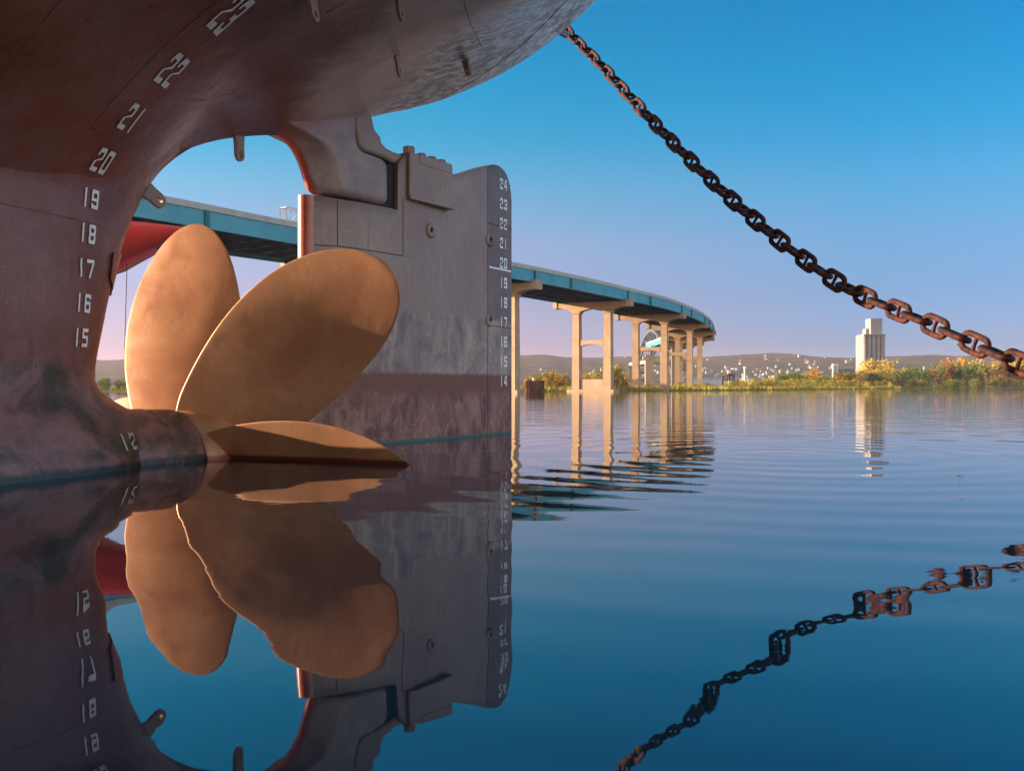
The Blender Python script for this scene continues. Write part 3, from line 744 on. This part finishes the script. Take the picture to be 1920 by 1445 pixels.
# girder splice plates and stiffeners
PS = 22.0
s_p1 = None
best = 1e9
for k in range(0, int(SMAX*4)):
    s = k/4; p, d, nl = at_s(s); px = 960+1800*p.x/p.y if p.y > 10 else -1e9
    if 40 < p.y < 200 and abs(px-1004) < best: best = abs(px-1004); s_p1 = s
pier_s = [s_p1+PS*j for j in range(-3, 12) if 3 < s_p1+PS*j < SMAX-1]
M_dteal = simple("dark_teal", (0.015, 0.13, 0.17))
for s in pier_s:
    for ds in (0, 7.2):
        if s+ds > SMAX: continue
        p, d, nl = at_s(s+ds); a = math.atan2(d.y, d.x)
        M_ = Matrix.Translation((p.x-nl.x*0.02, p.y-nl.y*0.02-85, 10.83)) @ Matrix.Rotation(a, 4, 'Z')
        m = MB(); m.box((0, 0, 0), (0.14 if ds == 0 else 0.30, 0.14, 1.04), 0, M_)
        m.build("splice_plate", M_dteal, bridge)
def pier(s, base_z, wall):
    p, d, nl = at_s(s); a = math.atan2(nl.y, nl.x)
    r = empty("pier", (0, 0, 0)); r.parent = bridge
    c = p+nl*(WID/2)
    M_ = Matrix.Translation((c.x, c.y-85, 0)) @ Matrix.Rotation(a, 4, 'Z')    # local x across the deck
    def part(mb_, nm): mb_.v = [tuple(M_ @ Vector(v)) for v in mb_.v]; return mb_.build(nm, M_conc, r)
    # hammerhead cap, profile in x-z
    hw = WID/2+0.45; prof = [(-hw, 10.26), (-hw, 9.72)]
    cx = 1.95
    def arc(x0, z0, x1, z1, sag, n=6):
        return [(x0+(x1-x0)*t/n, z0+(z1-z0)*t/n+sag*math.sin(math.pi*t/n)) for t in range(n+1)]
    prof += arc(-hw+0.5, 9.66, -cx-0.56, 9.28, 0.10)
    prof += [(-cx-0.52, 9.0), (-cx+0.52, 9.0)]
    prof += arc(-cx+0.56, 9.20, cx-0.56, 9.20, 0.30, 8)
    prof += [(cx-0.52, 9.0), (cx+0.52, 9.0)]
    prof += arc(cx+0.56, 9.28, hw-0.5, 9.66, 0.10)
    prof += [(hw, 9.72), (hw, 10.26)]
    q = MB(); n = len(prof); q.add([(x, -0.5, z) for x, z in prof]+[(x, 0.5, z) for x, z in prof], [(i, (i+1) % n, n+(i+1) % n, n+i) for i in range(n)])
    top = 10.26
    for y in (-0.5, 0.5):
        for i in range(n-1):
            (x0, z0), (x1, z1) = prof[i], prof[i+1]
            if abs(x1-x0) > 1e-4: q.add([(x0, y, z0), (x1, y, z1), (x1, y, top), (x0, y, top)], [(0, 1, 2, 3)])
    for sx_ in (-1, 1): q.box((sx_*(hw-0.24), 0, 10.05), (0.5, 1.16, 0.86))
    part(q, "cap")
    for sx_ in (-1, 1):
        q = MB(); q.box((0, 0, 0), (1, 1, 1))
        vv = []
        for (x, y, z) in q.v:
            w_ = 0.80 if z > 0 else 0.95
            vv.append((sx_*cx+x*w_, y*(0.82 if z > 0 else 0.96), base_z-1.0 if z < 0 else 9.02))
        q.v = vv; part(q, "column")
    q = MB(); n = 8
    for i in range(n):
        x0 = -cx+0.5+(2*cx-1.0)*i/n; x1 = -cx+0.5+(2*cx-1.0)*(i+1)/n
        za = 5.25+0.22*math.sin(math.pi*i/n); zb = 5.25+0.22*math.sin(math.pi*(i+1)/n)
        q.add([(x0, -.35, za), (x1, -.35, zb), (x1, .35, zb), (x0, .35, za), (x0, -.35, 5.90), (x1, -.35, 5.90), (x1, .35, 5.90), (x0, .35, 5.90)], [(0, 1, 5, 4), (3, 2, 6, 7), (4, 5, 6, 7), (0, 3, 2, 1)])
    part(q, "cross_beam")
    if wall:
        q = MB(); q.box((0, 0, 0.6), (2*cx-1.1, 0.6, 1.7)); part(q, "base_wall")
        q = MB(); q.box((0, 0, 0.05), (2*cx+1.9, 1.7, 0.5)); part(q, "footing")
for j, s in enumerate(pier_s):
    p, d, nl = at_s(s); pier(s, 0 if p.y < 125 else 0.2, p.y < 125)
# sign gantry on the deck
g = empty("sign_gantry", (0, 0, 0)); g.parent = bridge
k_best = min(range(int(SMAX*2)), key=lambda k: abs((lambda p: 960+1800*p.x/p.y if p.y > 10 else 1e9)(at_s(k/2)[0]+at_s(k/2)[2]*WID)-522) if at_s(k/2)[0].y > 40 else 1e9)
p, d, nl = at_s(k_best/2); P0 = p+nl*(WID-0.3)
m = MB(); dd = Vector((d.x, d.y)); 
def G(t, z, o=0.0): q = P0+dd*t-nl*o; return (q.x, q.y-85, z)
for o in (0, 0.7):
    for z in (13.5, 14.5): m.bar(G(0, z, o), G(7, z, o), 0.08, 0.08)
    for t in range(0, 8, 1): m.bar(G(t, 13.5, o), G(t, 14.5, o), 0.05, 0.05)
    for t in range(0, 7, 1): m.bar(G(t, 13.5 if t % 2 else 14.5, o), G(t+1, 14.5 if t % 2 else 13.5, o), 0.04, 0.04)
for t in (0, 7): 
    for o in (0, .7): m.bar(G(t, 11.7, o), G(t, 14.5, o), 0.1, 0.1)
    m.bar(G(t, 14.5, 0), G(t, 14.5, .7), 0.05, 0.05)
m.build("truss", simple("galvanised_truss", (0.5, 0.45, 0.44)), g)
# far steel arch span seen end on
arch = empty("arch_span", (0, 0, 0)); arch.parent = bridge
m = MB(); n = 18
A0 = Vector((52.7, 420)); A1 = Vector((55.8, 330)); nl = Vector((-(A1-A0).y, (A1-A0).x)).normalized()*5
prev = {}
for side in (0, 1):
    for i in range(n+1):
        t = i/n; q = A0.lerp(A1, t)+nl*side; h = 19*math.sin(math.pi*t)
        a = (q.x, q.y-85, 3+h); b = (q.x, q.y-85, 3+h*0.82-0.8)
        if (side, i-1) in prev:
            pa, pb = prev[(side, i-1)]
            m.bar(pa, a, 0.8, 0.8); m.bar(pb, b, 0.6, 0.6); m.bar(pa if i % 2 else pb, b if i % 2 else a, 0.4, 0.4)
        m.bar(a, b, 0.35, 0.35); prev[(side, i)] = (a, b)
        if side: m.bar(prev[(0, i)][0], a, 0.5, 0.5); m.bar(prev[(0, i)][0] if i % 2 else prev[(0, max(0, i-1))][0], a if i % 2 else a, 0.3, 0.3)
        if 2 < i < n-2: m.bar(b, (q.x, q.y-85, 9.5), 0.15, 0.15)
m.build("arch_rib", M_steel, arch)
m = MB(); m.bar((A0.x+nl.x/2, A0.y+nl.y/2-85, 10), (A1.x+nl.x/2, A1.y+nl.y/2-85, 10), 8, 1.2); m.build("arch_deck", M_parapet, arch)
for i, (x, y) in enumerate([(46, 290), (53, 330), (52, 420), (50, 470)]):
    m = MB(); m.box((x, y-85, 5), (1.6, 1.6, 10)); m.box((x-5, y-85, 5), (1.6, 1.6, 10)); m.box((x-2.5, y-85, 9), (8, 1.5, 1)); m.build("far_pier", M_conc, arch)

# ------------------------------------------------------------------ red hull of another ship moored beyond
rs = empty("moored_ship", (-12.6, 33, 0.45)); tag(rs, "red counter stern of another moored ship seen through the propeller opening", "ship")
m = MB(); rows = []
prof = [(1.5, 5.7, 5.45, 0.2), (0.8, 5.7, 5.2, 0.9), (0, 5.72, 4.75, 1.4), (-1.0, 5.75, 4.22, 1.9), (-2.0, 5.8, 3.9, 2.2), (-3.2, 5.85, 3.3, 2.5), (-5, 5.9, 2.3, 2.8), (-8, 6.0, 0.5, 3.2), (-12, 6.1, -1, 3.4), (-16, 6.2, -1, 3.4)]
for x, zt, zb, hw in prof:
    row = []
    for k in range(9):
        t = k/8; row.append((x, -hw*math.sin(math.pi/2*(1-(1-t)**1.0))**0.6 if k else 0, zb+(zt-zb)*t**1.5))
    for k in range(8, -1, -1):
        t = k/8; row.append((x, hw*math.sin(math.pi/2*t)**0.6 if k else 0, zb+(zt-zb)*t**1.5))
    rows.append(row)
m.grid(rows, 0, True, closed=True); m.add(rows[0], [tuple(range(18))]); m.add(rows[-1], [tuple(range(18))])
m.build("hull", M_redhull, rs)
m = MB(); m.tube([(0.55, -0.2, 5.1), (0.62, -0.2, -1.0)], 0.07, 8); m.build("rudder_stock", simple("blue_grey_pipe", (0.05, 0.08, 0.12)), rs)
m = MB(); m.tube([(-0.55, -0.2, 4.5), (-0.65, -0.2, 1.0)], 0.012, 6); m.build("mooring_line", M_dark, rs)

# ------------------------------------------------------------------ land
def gz(x, y): return 0.12+0.25*noise.noise(Vector((x*0.02, y*0.02, 0)))
SH = [(-400, 108), (-90, 112), (-40, 113), (0, 112), (6, 112), (11, 117), (16, 124), (22, 130), (30, 139), (40, 150), (55, 172), (78, 205), (105, 240), (140, 285), (210, 360), (500, 620), (900, 900)]
m = MB(); rows = []
for (x, y) in SH: pass
def shore_y(x): return interp([(a, b) for a, b in SH], x)+0.8*noise.noise(Vector((x*0.15, 3, 1)))
xs = [-400, -250, -150, -110]+[-90+1.5*i for i in range(200)]+[212+8*i for i in range(30)]+[500, 700, 900]
offs = [-1.5, 0, 0.8, 2, 4, 8, 15, 30, 60, 120, 250, 500, 900]
for o in offs:
    rows.append([(x, shore_y(x)+o, -0.25 if o < 0 else (0.03 if o == 0 else gz(x, shore_y(x)+o)+min(0.5, o*0.02))) for x in xs])
m.grid(rows, 0, True)
M_land = simple("marsh_ground", (0.20, 0.15, 0.035), (0.09, 0.09, 0.025), 0.3, 0.95)
tag(m.build("shore_ground", M_land), kind="structure")
# hills
RID = [(0, 668), (190, 674), (260, 672), (500, 668), (800, 668), (985, 666), (1020, 664), (1060, 668), (1100, 670), (1140, 669), (1180, 668), (1250, 672), (1300, 670), (1340, 667), (1400, 664), (1450, 661), (1490, 663), (1520, 668), (1560, 669), (1600, 670), (1680, 667), (1760, 664), (1790, 667), (1850, 665), (1920, 663), (2300, 660)]
HY = 1500.0
def ridge(x): return 0.75+(722-interp(RID, 960+1800*x/HY))/1800*HY+1.2*noise.noise(Vector((x*0.02, 0, 0)))+0.7*noise.noise(Vector((x*0.09, 5, 0)))
def hill_z(x, t):    # t 0..1 from the foot (y=950) to the ridge (y=1500)
    return -1+(ridge(x)+1)*(t**0.8)+2.2*noise.noise(Vector((x*0.012, t*4, 2)))*math.sin(math.pi*t)
m = MB(); rows = []
for i in range(25):
    t = i/24; y = 950+550*t; rows.append([(x, y, hill_z(x, t)) for x in range(-900, 1260, 8)])
rows.append([(x, 1800, hill_z(x, 1)*0.8) for x in range(-900, 1260, 8)])
m.grid(rows, 0, True)
def hills_mat():
    k = NM("hill_woods", 0.95, 0, 0.1); n = k.noise(0.02, 8, 0.7); n2 = k.noise(0.12, 6, 0.8)
    c = k.ramp(n, [(0.38, (0.025, 0.045, 0.016)), (0.5, (0.085, 0.062, 0.025)), (0.62, (0.16, 0.075, 0.03))])
    c = k.mix(k.ramp(n2, [(0.42, 0.0), (0.58, 0.85)]), c, (0.018, 0.024, 0.016))
    k.bump(n2, 5.0, 1.0); return k.out(c)
tag(m.build("hills", hills_mat()), kind="structure")
# town houses on the slope
rnd = random.Random(11)
def house_mesh(w, d, h, nm):
    m = MB(); m.box((0, 0, h/2), (w, d, h)); b = m.build(nm, M_white_far)
    return b
hp = []
Mroof = simple("grey_roof", (0.12, 0.11, 0.12), None, 0.2); Mwalls = [simple("house_white", (0.34, 0.32, 0.30), None, .2), simple("house_buff", (0.28, 0.21, 0.16), None, .2), simple("house_grey", (0.24, 0.24, 0.25), None, .2)]
def house_proto(mi, w, d, h, gable):
    r = empty("town_house")
    m = MB(); m.box((0, 0, h/2-1), (w, d, h+2)); m.build("wall", Mwalls[mi], r)
    m = MB()
    if gable: m.add([(-w/2-.2, -d/2-.2, h), (w/2+.2, -d/2-.2, h), (w/2+.2, d/2+.2, h), (-w/2-.2, d/2+.2, h), (-w/2-.2, 0, h+w*.32), (w/2+.2, 0, h+w*.32)], [(0, 1, 5, 4), (2, 3, 4, 5), (0, 4, 3), (1, 2, 5), (0, 3, 2, 1)])
    else: m.box((0, 0, h+0.25), (w+.3, d+.3, 0.5))
    m.build("roof", Mroof, r)
    return r
protos = [house_proto(0, 5, 4.5, 3, True), house_proto(1, 5.5, 5, 3.6, True), house_proto(2, 9, 6, 4.5, False), house_proto(0, 12, 7, 3.2, False)]
used = [False]*4
def copy_tree(o, parent=None):
    c = o.copy(); col.objects.link(c); c.parent = parent
    for ch in o.children: copy_tree(ch, c)
    return c
for i in range(170):
    if i < 140: px = rnd.uniform(1300, 1560) if rnd.random() < 0.78 else rnd.uniform(1560, 1930)
    else: px = rnd.choice((rnd.uniform(985, 1300), rnd.uniform(1150, 1300)))
    t = min(0.93, abs(rnd.gauss(0.0, 0.33))+0.02) if px < 1600 else rnd.uniform(0.05, 0.5)
    y = 950+550*t; x = (px-960)/1800*y
    ki = rnd.choices(range(4), (3, 4, 3, 1.0))[0]
    if t > 0.55: ki = rnd.choice((0, 1))
    if not used[ki]: o = protos[ki]; used[ki] = True
    else: o = copy_tree(protos[ki])
    s_ = rnd.uniform(0.3, 0.6)
    o.location = (x, y-2, hill_z(x, t)+0.8); o.rotation_euler = (0, 0, rnd.uniform(-0.6, 0.6)); o.scale = (s_, s_, s_)
    tag(o, ["small white gabled house among the trees on the far hillside", "buff gabled house among the trees on the far hillside", "grey flat-roofed block on the far hillside", "long low white flat-roofed building on the far hillside"][ki], "house", "houses of the town on the far hillside")

# grain elevator
ge = empty("grain_elevator", (0, 400, 0)); tag(ge, "tall pale concrete grain elevator with a square head house rising above the trees", "grain elevator")
def E_(x): return (x-960)/1800*400
ge.location = ((1636-960)/1800*400, 400, 0); ge.scale = (0.82, 1, 1)
M_el = simple("elevator_concrete", (0.27, 0.245, 0.23), (0.20, 0.185, 0.18), 0.25, 0.9)
m = MB(); zt = 0.75+(722-628)/1800*400
m.box((0, 3, zt/2), (10.9, 8, zt-0.3))
for k in range(5): m.tube([(-4.6+2.3*k, -1.0, 0), (-4.6+2.3*k, -1.0, zt)], 1.16, 20)
m.build("silo_block", M_el, ge)
m = MB(); m.box((0.0, 1.5, zt+0.15), (11.1, 8.8, 0.4)); m.build("gallery_slab", M_el, ge)
m = MB(); zu = 0.75+(722-597)/1800*400
m.box((1.3, 1.5, (zt+0.4+zu)/2), (5.8, 6, zu-zt-0.4)); m.box((-2.4, 2.2, zt+1.6), (1.7, 4, 2.4)); m.build("head_house", M_el, ge)

# dolphin of rusty sheet piles
dl = MB(); cxp, cyp = 1.92, 82.0; n = 72
rows = []
outl = []
for k in range(n):
    a = 2*math.pi*k/n
    ex = 0.80*math.copysign(abs(math.cos(a))**0.45, math.cos(a)); ey = 0.80*math.copysign(abs(math.sin(a))**0.45, math.sin(a))
    f = 1+(0.05 if (k//2) % 2 else -0.03); outl.append((cxp+ex*f, cyp+ey*f))
for z in (-0.8, 1.16): rows.append([(x, y, z) for x, y in outl])
dl.grid(rows, 0, False, closed=True)
o = dl.build("sheet_pile_dolphin", M_sheet)
tag(o, "rusty sheet pile cell standing in the water between the bridge columns", "mooring dolphin")
m = MB(); m.add([(x, y, 1.10) for x, y in outl], [tuple(range(n))]); m.build("fill_top", M_conc, o)
m = MB(); m.tube([(cxp-0.1, cyp, 1.1), (cxp-0.1, cyp, 1.42)], 0.07, 8); m.build("bollard", M_white_far, o)

# dark lattice portal, white stacks, low sheds
def at(px, Y): return (px-960)/1800*Y
pt = MB(); X = at(1370, 235); w = 1.9; hz = 3.2
for yy in (0, 5):
    for sx_ in (-1, 1): pt.bar((sx_*w/2, yy, 0.2), (sx_*w/2*0.8, yy, hz), 0.28, 0.3)
    pt.bar((-w/2*.8, yy, hz), (w/2*.8, yy, hz), 0.4, 0.35); pt.bar((-w/2, yy, hz*0.62), (w/2, yy, hz*0.62), 0.3, 0.2); pt.bar((-w/2, yy, hz*.62), (0, yy, hz), .15, .15); pt.bar((w/2, yy, hz*.62), (0, yy, hz), .15, .15)
for sx_ in (-1, 1):
    pt.bar((sx_*w/2*.8, 0, hz), (sx_*w/2*.8, 5, hz), 0.25, 0.25); pt.bar((sx_*w/2, 0, .5), (sx_*w/2*.8, 5, hz), 0.15, 0.15)
o = pt.build("truss_portal", simple("dark_iron", (0.05, 0.035, 0.03))); o.location = (X, 235, 0.2)
tag(o, "dark iron portal of an old railway truss at the edge of the marsh", "truss portal")
def stack(px, Y, r, ztop, lab, cat="chimney"):
    m = MB(); m.tube([(0, 0, -1), (0, 0, ztop*0.9), (0, 0, ztop*0.9), (0, 0, ztop)], [r, r*0.85, r*1.05, r*1.05], 14)
    o = m.build("storage_tower", M_white_far); o.location = (at(px, Y), Y, 0); tag(o, lab, cat)
stack(1397, 600, 0.9, 12.4, "slim white tower behind the marsh bushes right of the dark portal", "tower")
stack(1393, 605, 0.7, 8.0, "short white tank beside the slim white tower", "tank")
stack(1366, 620, 0.9, 10.2, "slender buff tower just above the dark iron portal", "tower")
stack(1563, 560, 1.0, 13.2, "left of two white silos beside the long grey shed", "silo")
stack(1569, 560, 1.0, 13.2, "right of two white silos beside the long grey shed", "silo")
def shed(px, Y, w, h, mat, lab):
    o = empty("shed", (at(px, Y), Y, 0)); m = MB(); m.box((0, 0, h/2), (w, 8, h)); m.build("wall", mat, o)
    m = MB(); m.add([(-w/2-.2, -4.3, h), (w/2+.2, -4.3, h), (w/2+.2, 4.3, h), (-w/2-.2, 4.3, h), (-w/2-.2, 0, h+1.0), (w/2+.2, 0, h+1.0)], [(0, 1, 5, 4), (2, 3, 4, 5), (0, 4, 3), (1, 2, 5), (0, 3, 2, 1)]); m.build("roof", Mroof, o)
    tag(o, lab, "shed")
M_bl = simple("blue_grey_cladding", (0.30, 0.36, 0.42), None, .3, .8)
shed(1583, 570, 9.5, 10.5, M_steel, "grey industrial shed right of the two white silos")
shed(1335, 700, 34, 5.5, M_bl, "long low blue-grey shed behind the last bridge piers")
shed(1418, 640, 9, 3.6, M_white_far, "small white shed behind the marsh bushes")
shed(1715, 600, 26, 8.2, Mroof, "long dark shed behind the trees right of the grain elevator")
shed(1470, 700, 16, 4.0, M_bl, "blue-grey shed behind the dark green trees")

# gull
gl = MB(); gl.tube([(-0.11, 0, 0), (-0.05, 0, 0.01), (0.04, 0, 0.01), (0.13, 0, 0)], [0.006, 0.03, 0.028, 0.004], 8)
for s_ in (-1, 1): gl.add([(0.04, 0, 0.02), (-0.05, 0, 0.02), (-0.03, s_*0.16, 0.10), (0.05, s_*0.16, 0.10), (-0.06, s_*0.34, 0.04)], [(0, 1, 2, 3), (3, 2, 4)])
o = gl.build("gull", M_white_far); o.location = (11.6, 25.0, 0.75+76/1800*25); o.rotation_euler = (0.3, 0.2, 0.6); tag(o, "white gull flying below the chain at the right", "bird")
# drifting stick on the water
st = MB(); st.tube([(0, 0, 0), (0.1, 0.01, 0.006), (0.2, 0, 0.0)], [0.006, 0.009, 0.005], 6); o = st.build("driftwood", M_conc); o.location = (3.45, 9.3, 0.008); tag(o, "small pale stick floating on open water", "stick")

# ------------------------------------------------------------------ vegetation
def leaf_mat(name, c1, c2):
    k = NM(name, 0.8, 0, 0.2); n = k.noise(1.1, 5, 0.7)
    oi = k.n.new("ShaderNodeObjectInfo").outputs["Random"]
    c = k.ramp(n, [(0.35, c1), (0.65, c2)])
    hv = k.n.new("ShaderNodeHueSaturation"); k.l.new(c, hv.inputs["Color"])
    k.l.new(k.math('ADD', 0.485, k.math('MULTIPLY', oi, 0.03)), hv.inputs["Hue"]); k.l.new(k.math('ADD', 0.75, k.math('MULTIPLY', oi, 0.5)), hv.inputs["Value"])
    k.b.inputs["Subsurface Weight"].default_value = 0.0
    return k.out(hv.outputs[0])
LM = {'y': leaf_mat("yellow_leaves", (0.36, 0.25, 0.03), (0.60, 0.42, 0.045)), 'g': leaf_mat("green_leaves", (0.06, 0.10, 0.02), (0.15, 0.19, 0.03)),
      'o': leaf_mat("orange_leaves", (0.36, 0.18, 0.03), (0.50, 0.27, 0.045)), 'r': leaf_mat("russet_leaves", (0.24, 0.12, 0.035), (0.40, 0.21, 0.06)), 'k': leaf_mat("olive_leaves", (0.22, 0.20, 0.025), (0.38, 0.31, 0.04))}
M_bark = simple("bark", (0.09, 0.065, 0.045), None, 4, 0.9)
def plant_meshes(seed, kind):
    rr = random.Random(seed); t = MB()
    H_ = 1.0
    if kind == 'tree':
        t.tube([(0, 0, -0.1), (0.01, 0, 0.2), (-0.01, 0.01, 0.45), (0, 0, 0.75)], [0.028, 0.022, 0.016, 0.006], 6)
        for k in range(7):
            a = rr.uniform(0, 6.28); z = rr.uniform(0.2, 0.6); t.tube([(0, 0, z), (0.14*math.cos(a), 0.14*math.sin(a), z+0.12), (0.26*math.cos(a), 0.26*math.sin(a), z+0.25)], [0.012, 0.008, 0.003], 5)
    else:
        for k in range(7):
            a = rr.uniform(0, 6.28); t.tube([(0, 0, -0.05), (0.2*math.cos(a), 0.2*math.sin(a), 0.3), (0.35*math.cos(a), 0.35*math.sin(a), 0.7)], [0.015, 0.010, 0.004], 5)
    c = MB(); clumps = []
    nc = 16 if kind == 'tree' else 15
    for k in range(nc):
        a = rr.uniform(0, 6.28)
        if kind == 'tree': z = rr.uniform(0.28, 0.93); rad = 0.34*math.sin(math.pi*min(1, max(0.05, (z-0.15)/0.85)))**0.7*rr.uniform(0.2, 1)
        else: z = rr.uniform(0.12, 0.8)**1.0; rad = 0.55*rr.uniform(0, 1)*(1.05-z)
        clumps.append((rad*math.cos(a), rad*math.sin(a), z, rr.uniform(0.10, 0.19)))
    for (x, y, z, r_) in clumps:
        for j in range(46):
            v = Vector((rr.gauss(0, 1), rr.gauss(0, 1), rr.gauss(0, 0.8))).normalized()*r_*rr.uniform(0.4, 1.08)
            p = Vector((x, y, max(0.01, z+v.z))); p.x += v.x; p.y += v.y
            u = Vector((rr.gauss(0, 1), rr.gauss(0, 1), rr.gauss(0, 1))).normalized(); w = u.cross(Vector((rr.gauss(0, 1), rr.gauss(0, 1), rr.gauss(0, 1)))).normalized()
            sz = rr.uniform(0.014, 0.032)
            c.add([p-u*sz, p+w*sz*0.7, p+u*sz, p-w*sz*0.7], [(0, 1, 2, 3)])
    return t, c
PL = {}
for kind in ('tree', 'bush'):
    for v in range(3):
        t, c = plant_meshes(v+10*(kind == 'tree'), kind)
        def raw(mb_, nm):
            me = bpy.data.meshes.new(nm); me.from_pydata(mb_.v, [], mb_.f); me.update(); return me
        tm = raw(t, "trunk"); tm.materials.append(M_bark)
        for ck, mt in LM.items():
            cm = raw(c, "crown"); cm.materials.append(mt); PL[(kind, v, ck)] = (tm, cm)
CN = {'y': 'yellow', 'g': 'dark green', 'o': 'orange', 'r': 'russet', 'k': 'olive'}
def plant(kind, ck, x, y, h, wf=1.0, where="on the marshy shore", group=None):
    tm, cm = PL[(kind, rnd.randrange(3), ck)]
    o = empty("autumn_tree" if kind == 'tree' else "shrub", (x, y, gz(x, y)-0.02), rnd.uniform(0, 6.28)); o.scale = (h*wf, h*wf, h)
    a = bpy.data.objects.new("trunk" if kind == 'tree' else "stems", tm); col.objects.link(a); a.parent = o
    b = bpy.data.objects.new("crown", cm); col.objects.link(b); b.parent = o
    tag(o, f"{CN[ck]} autumn {'tree' if kind == 'tree' else 'shrub'} {where}", "tree" if kind == 'tree' else "shrub", group or f"{CN[ck]} {kind}s {where}")
rnd = random.Random(3)
# left stretch behind the first piers
W1 = "on the shore behind the bridge piers"
for i in range(64):
    px = rnd.uniform(985, 1182); Y = rnd.uniform(116, 136); x = at(px, Y)
    top = interp([(985, 30), (1030, 42), (1070, 38), (1110, 40), (1150, 46), (1165, 50), (1180, 14)], px)*rnd.uniform(0.35, 1.05)
    if Y < 120: top *= 0.5
    plant('bush', rnd.choices('kyrg', (4, 3, 4, 2))[0], x, Y, max(0.6, top/1800*Y), rnd.uniform(0.8, 1.2), W1)
for px, h, ck in ((1157, 3.7, 'k'), (1151, 3.2, 'k'), (1000, 2.6, 'k'), (1035, 3.0, 'r'), (1020, 2.8, 'k')):
    plant('tree', ck, at(px, 124), 124, h, 1.0, W1)
W0 = "on the shore left of the ship"
for i in range(20):
    Y = rnd.uniform(113, 122); plant('bush', rnd.choice('gkg'), at(rnd.uniform(185, 262), Y), Y, rnd.uniform(0.9, 2.0), 1.1, W0)
# low fringe right of the bridge
W2 = "on the low marsh right of the bridge"
for i in range(120):
    px = rnd.uniform(1180, 1450); x0 = at(px, 150)
    Yb = interp([(1180, 128), (1330, 141), (1400, 153), (1450, 162)], px); Y = Yb+rnd.uniform(1, 14)
    top = interp([(1180, 12), (1330, 15), (1370, 18), (1395, 23), (1450, 27)], px)*rnd.uniform(0.5, 1.05)
    plant('bush', rnd.choices('yokg', (4, 0.6, 5, 2.5))[0], at(px, Y), Y, top/1800*Y, rnd.uniform(0.9, 1.6), W2)
W3 = "on the far right shore below the hills"
for i in range(190):
    px = rnd.uniform(1430, 1930)
    Yb = interp([(1430, 160), (1500, 172), (1650, 204), (1800, 255), (1930, 330)], px); Y = Yb+rnd.uniform(1, 30)
    top = interp([(1430, 20), (1500, 22), (1600, 20), (1700, 20), (1930, 18)], px)*rnd.uniform(0.45, 1.0)
    plant('bush', rnd.choices('ykogr', (3, 5, 0.8, 3, 1))[0] if px < 1700 else rnd.choices('kgr', (2, 4, 2))[0], at(px, Y), Y, top/1800*Y, rnd.uniform(0.9, 1.7), W3)
W4 = "in the tree belt along the far right shore"
for i in range(110):
    px = rnd.uniform(1455, 1930); Y = interp([(1455, 190), (1650, 235), (1930, 370)], px)+rnd.uniform(0, 45)
    top = interp([(1455, 26), (1500, 32), (1540, 24), (1600, 32), (1680, 40), (1750, 40), (1790, 52), (1930, 55)], px)*rnd.uniform(0.7, 1.05)
    plant('tree', rnd.choices('gkry', (5, 3, 1, 1))[0] if px < 1700 else rnd.choices('gro', (4, 3, 1))[0], at(px, Y), Y, top/1800*Y+0.5, rnd.uniform(1.0, 1.7), W4)
for px, Y, top, ck, wf in ((1527, 185, 40, 'o', 0.9), (1640, 300, 58, 'y', 1.25), (1658, 305, 56, 'y', 1.2), (1622, 300, 46, 'y', 1.2), (1612, 190, 34, 'o', 0.7), (1800, 360, 60, 'o', 1.3), (1830, 370, 58, 'o', 1.4), (1870, 380, 52, 'o', 1.4)):
    plant('tree', ck, at(px, Y), Y, (top/1800*Y)+0.6, wf, "standing out above the tree belt", f"{CN[ck]} trees above the tree belt")
# grass fringe : nobody could count it
m = MB(); rr = random.Random(9)
for i in range(26000):
    x = rr.uniform(-5, 150) if rr.random() < 0.8 else rr.uniform(-90, 0)
    y = shore_y(x)+abs(rr.gauss(0, 5)); z = gz(x, y)*0.5; h = rr.uniform(0.2, 0.75); a = rr.uniform(0, 3.14); w = rr.uniform(0.03, 0.09)
    lx = rr.uniform(-.12, .12)
    m.add([(x-w*math.cos(a), y-w*math.sin(a), z), (x+w*math.cos(a), y+w*math.sin(a), z), (x+lx, y+rr.uniform(-.1, .1), z+h)], [(0, 1, 2)])
tag(m.build("marsh_grass", LM['k'], recalc=False), "tall yellow-green marsh grass along the far waterline", "grass", kind="stuff")

# ------------------------------------------------------------------ haze
hm = bpy.data.materials.new("haze_air"); hm.use_nodes = True; nt = hm.node_tree; nt.nodes.clear()
vo = nt.nodes.new("ShaderNodeVolumePrincipled"); oo = nt.nodes.new("ShaderNodeOutputMaterial"); nt.links.new(vo.outputs[0], oo.inputs["Volume"])
vo.inputs["Color"].default_value = (0.80, 0.74, 0.88, 1); vo.inputs["Density"].default_value = 0.00013; vo.inputs["Anisotropy"].default_value = 0.2
m = MB(); m.box((0, 1000, 29), (5000, 3000, 60)); h_ = m.build("haze", hm); tag(h_, kind="stuff")
sc.cycles.volume_bounces = 1
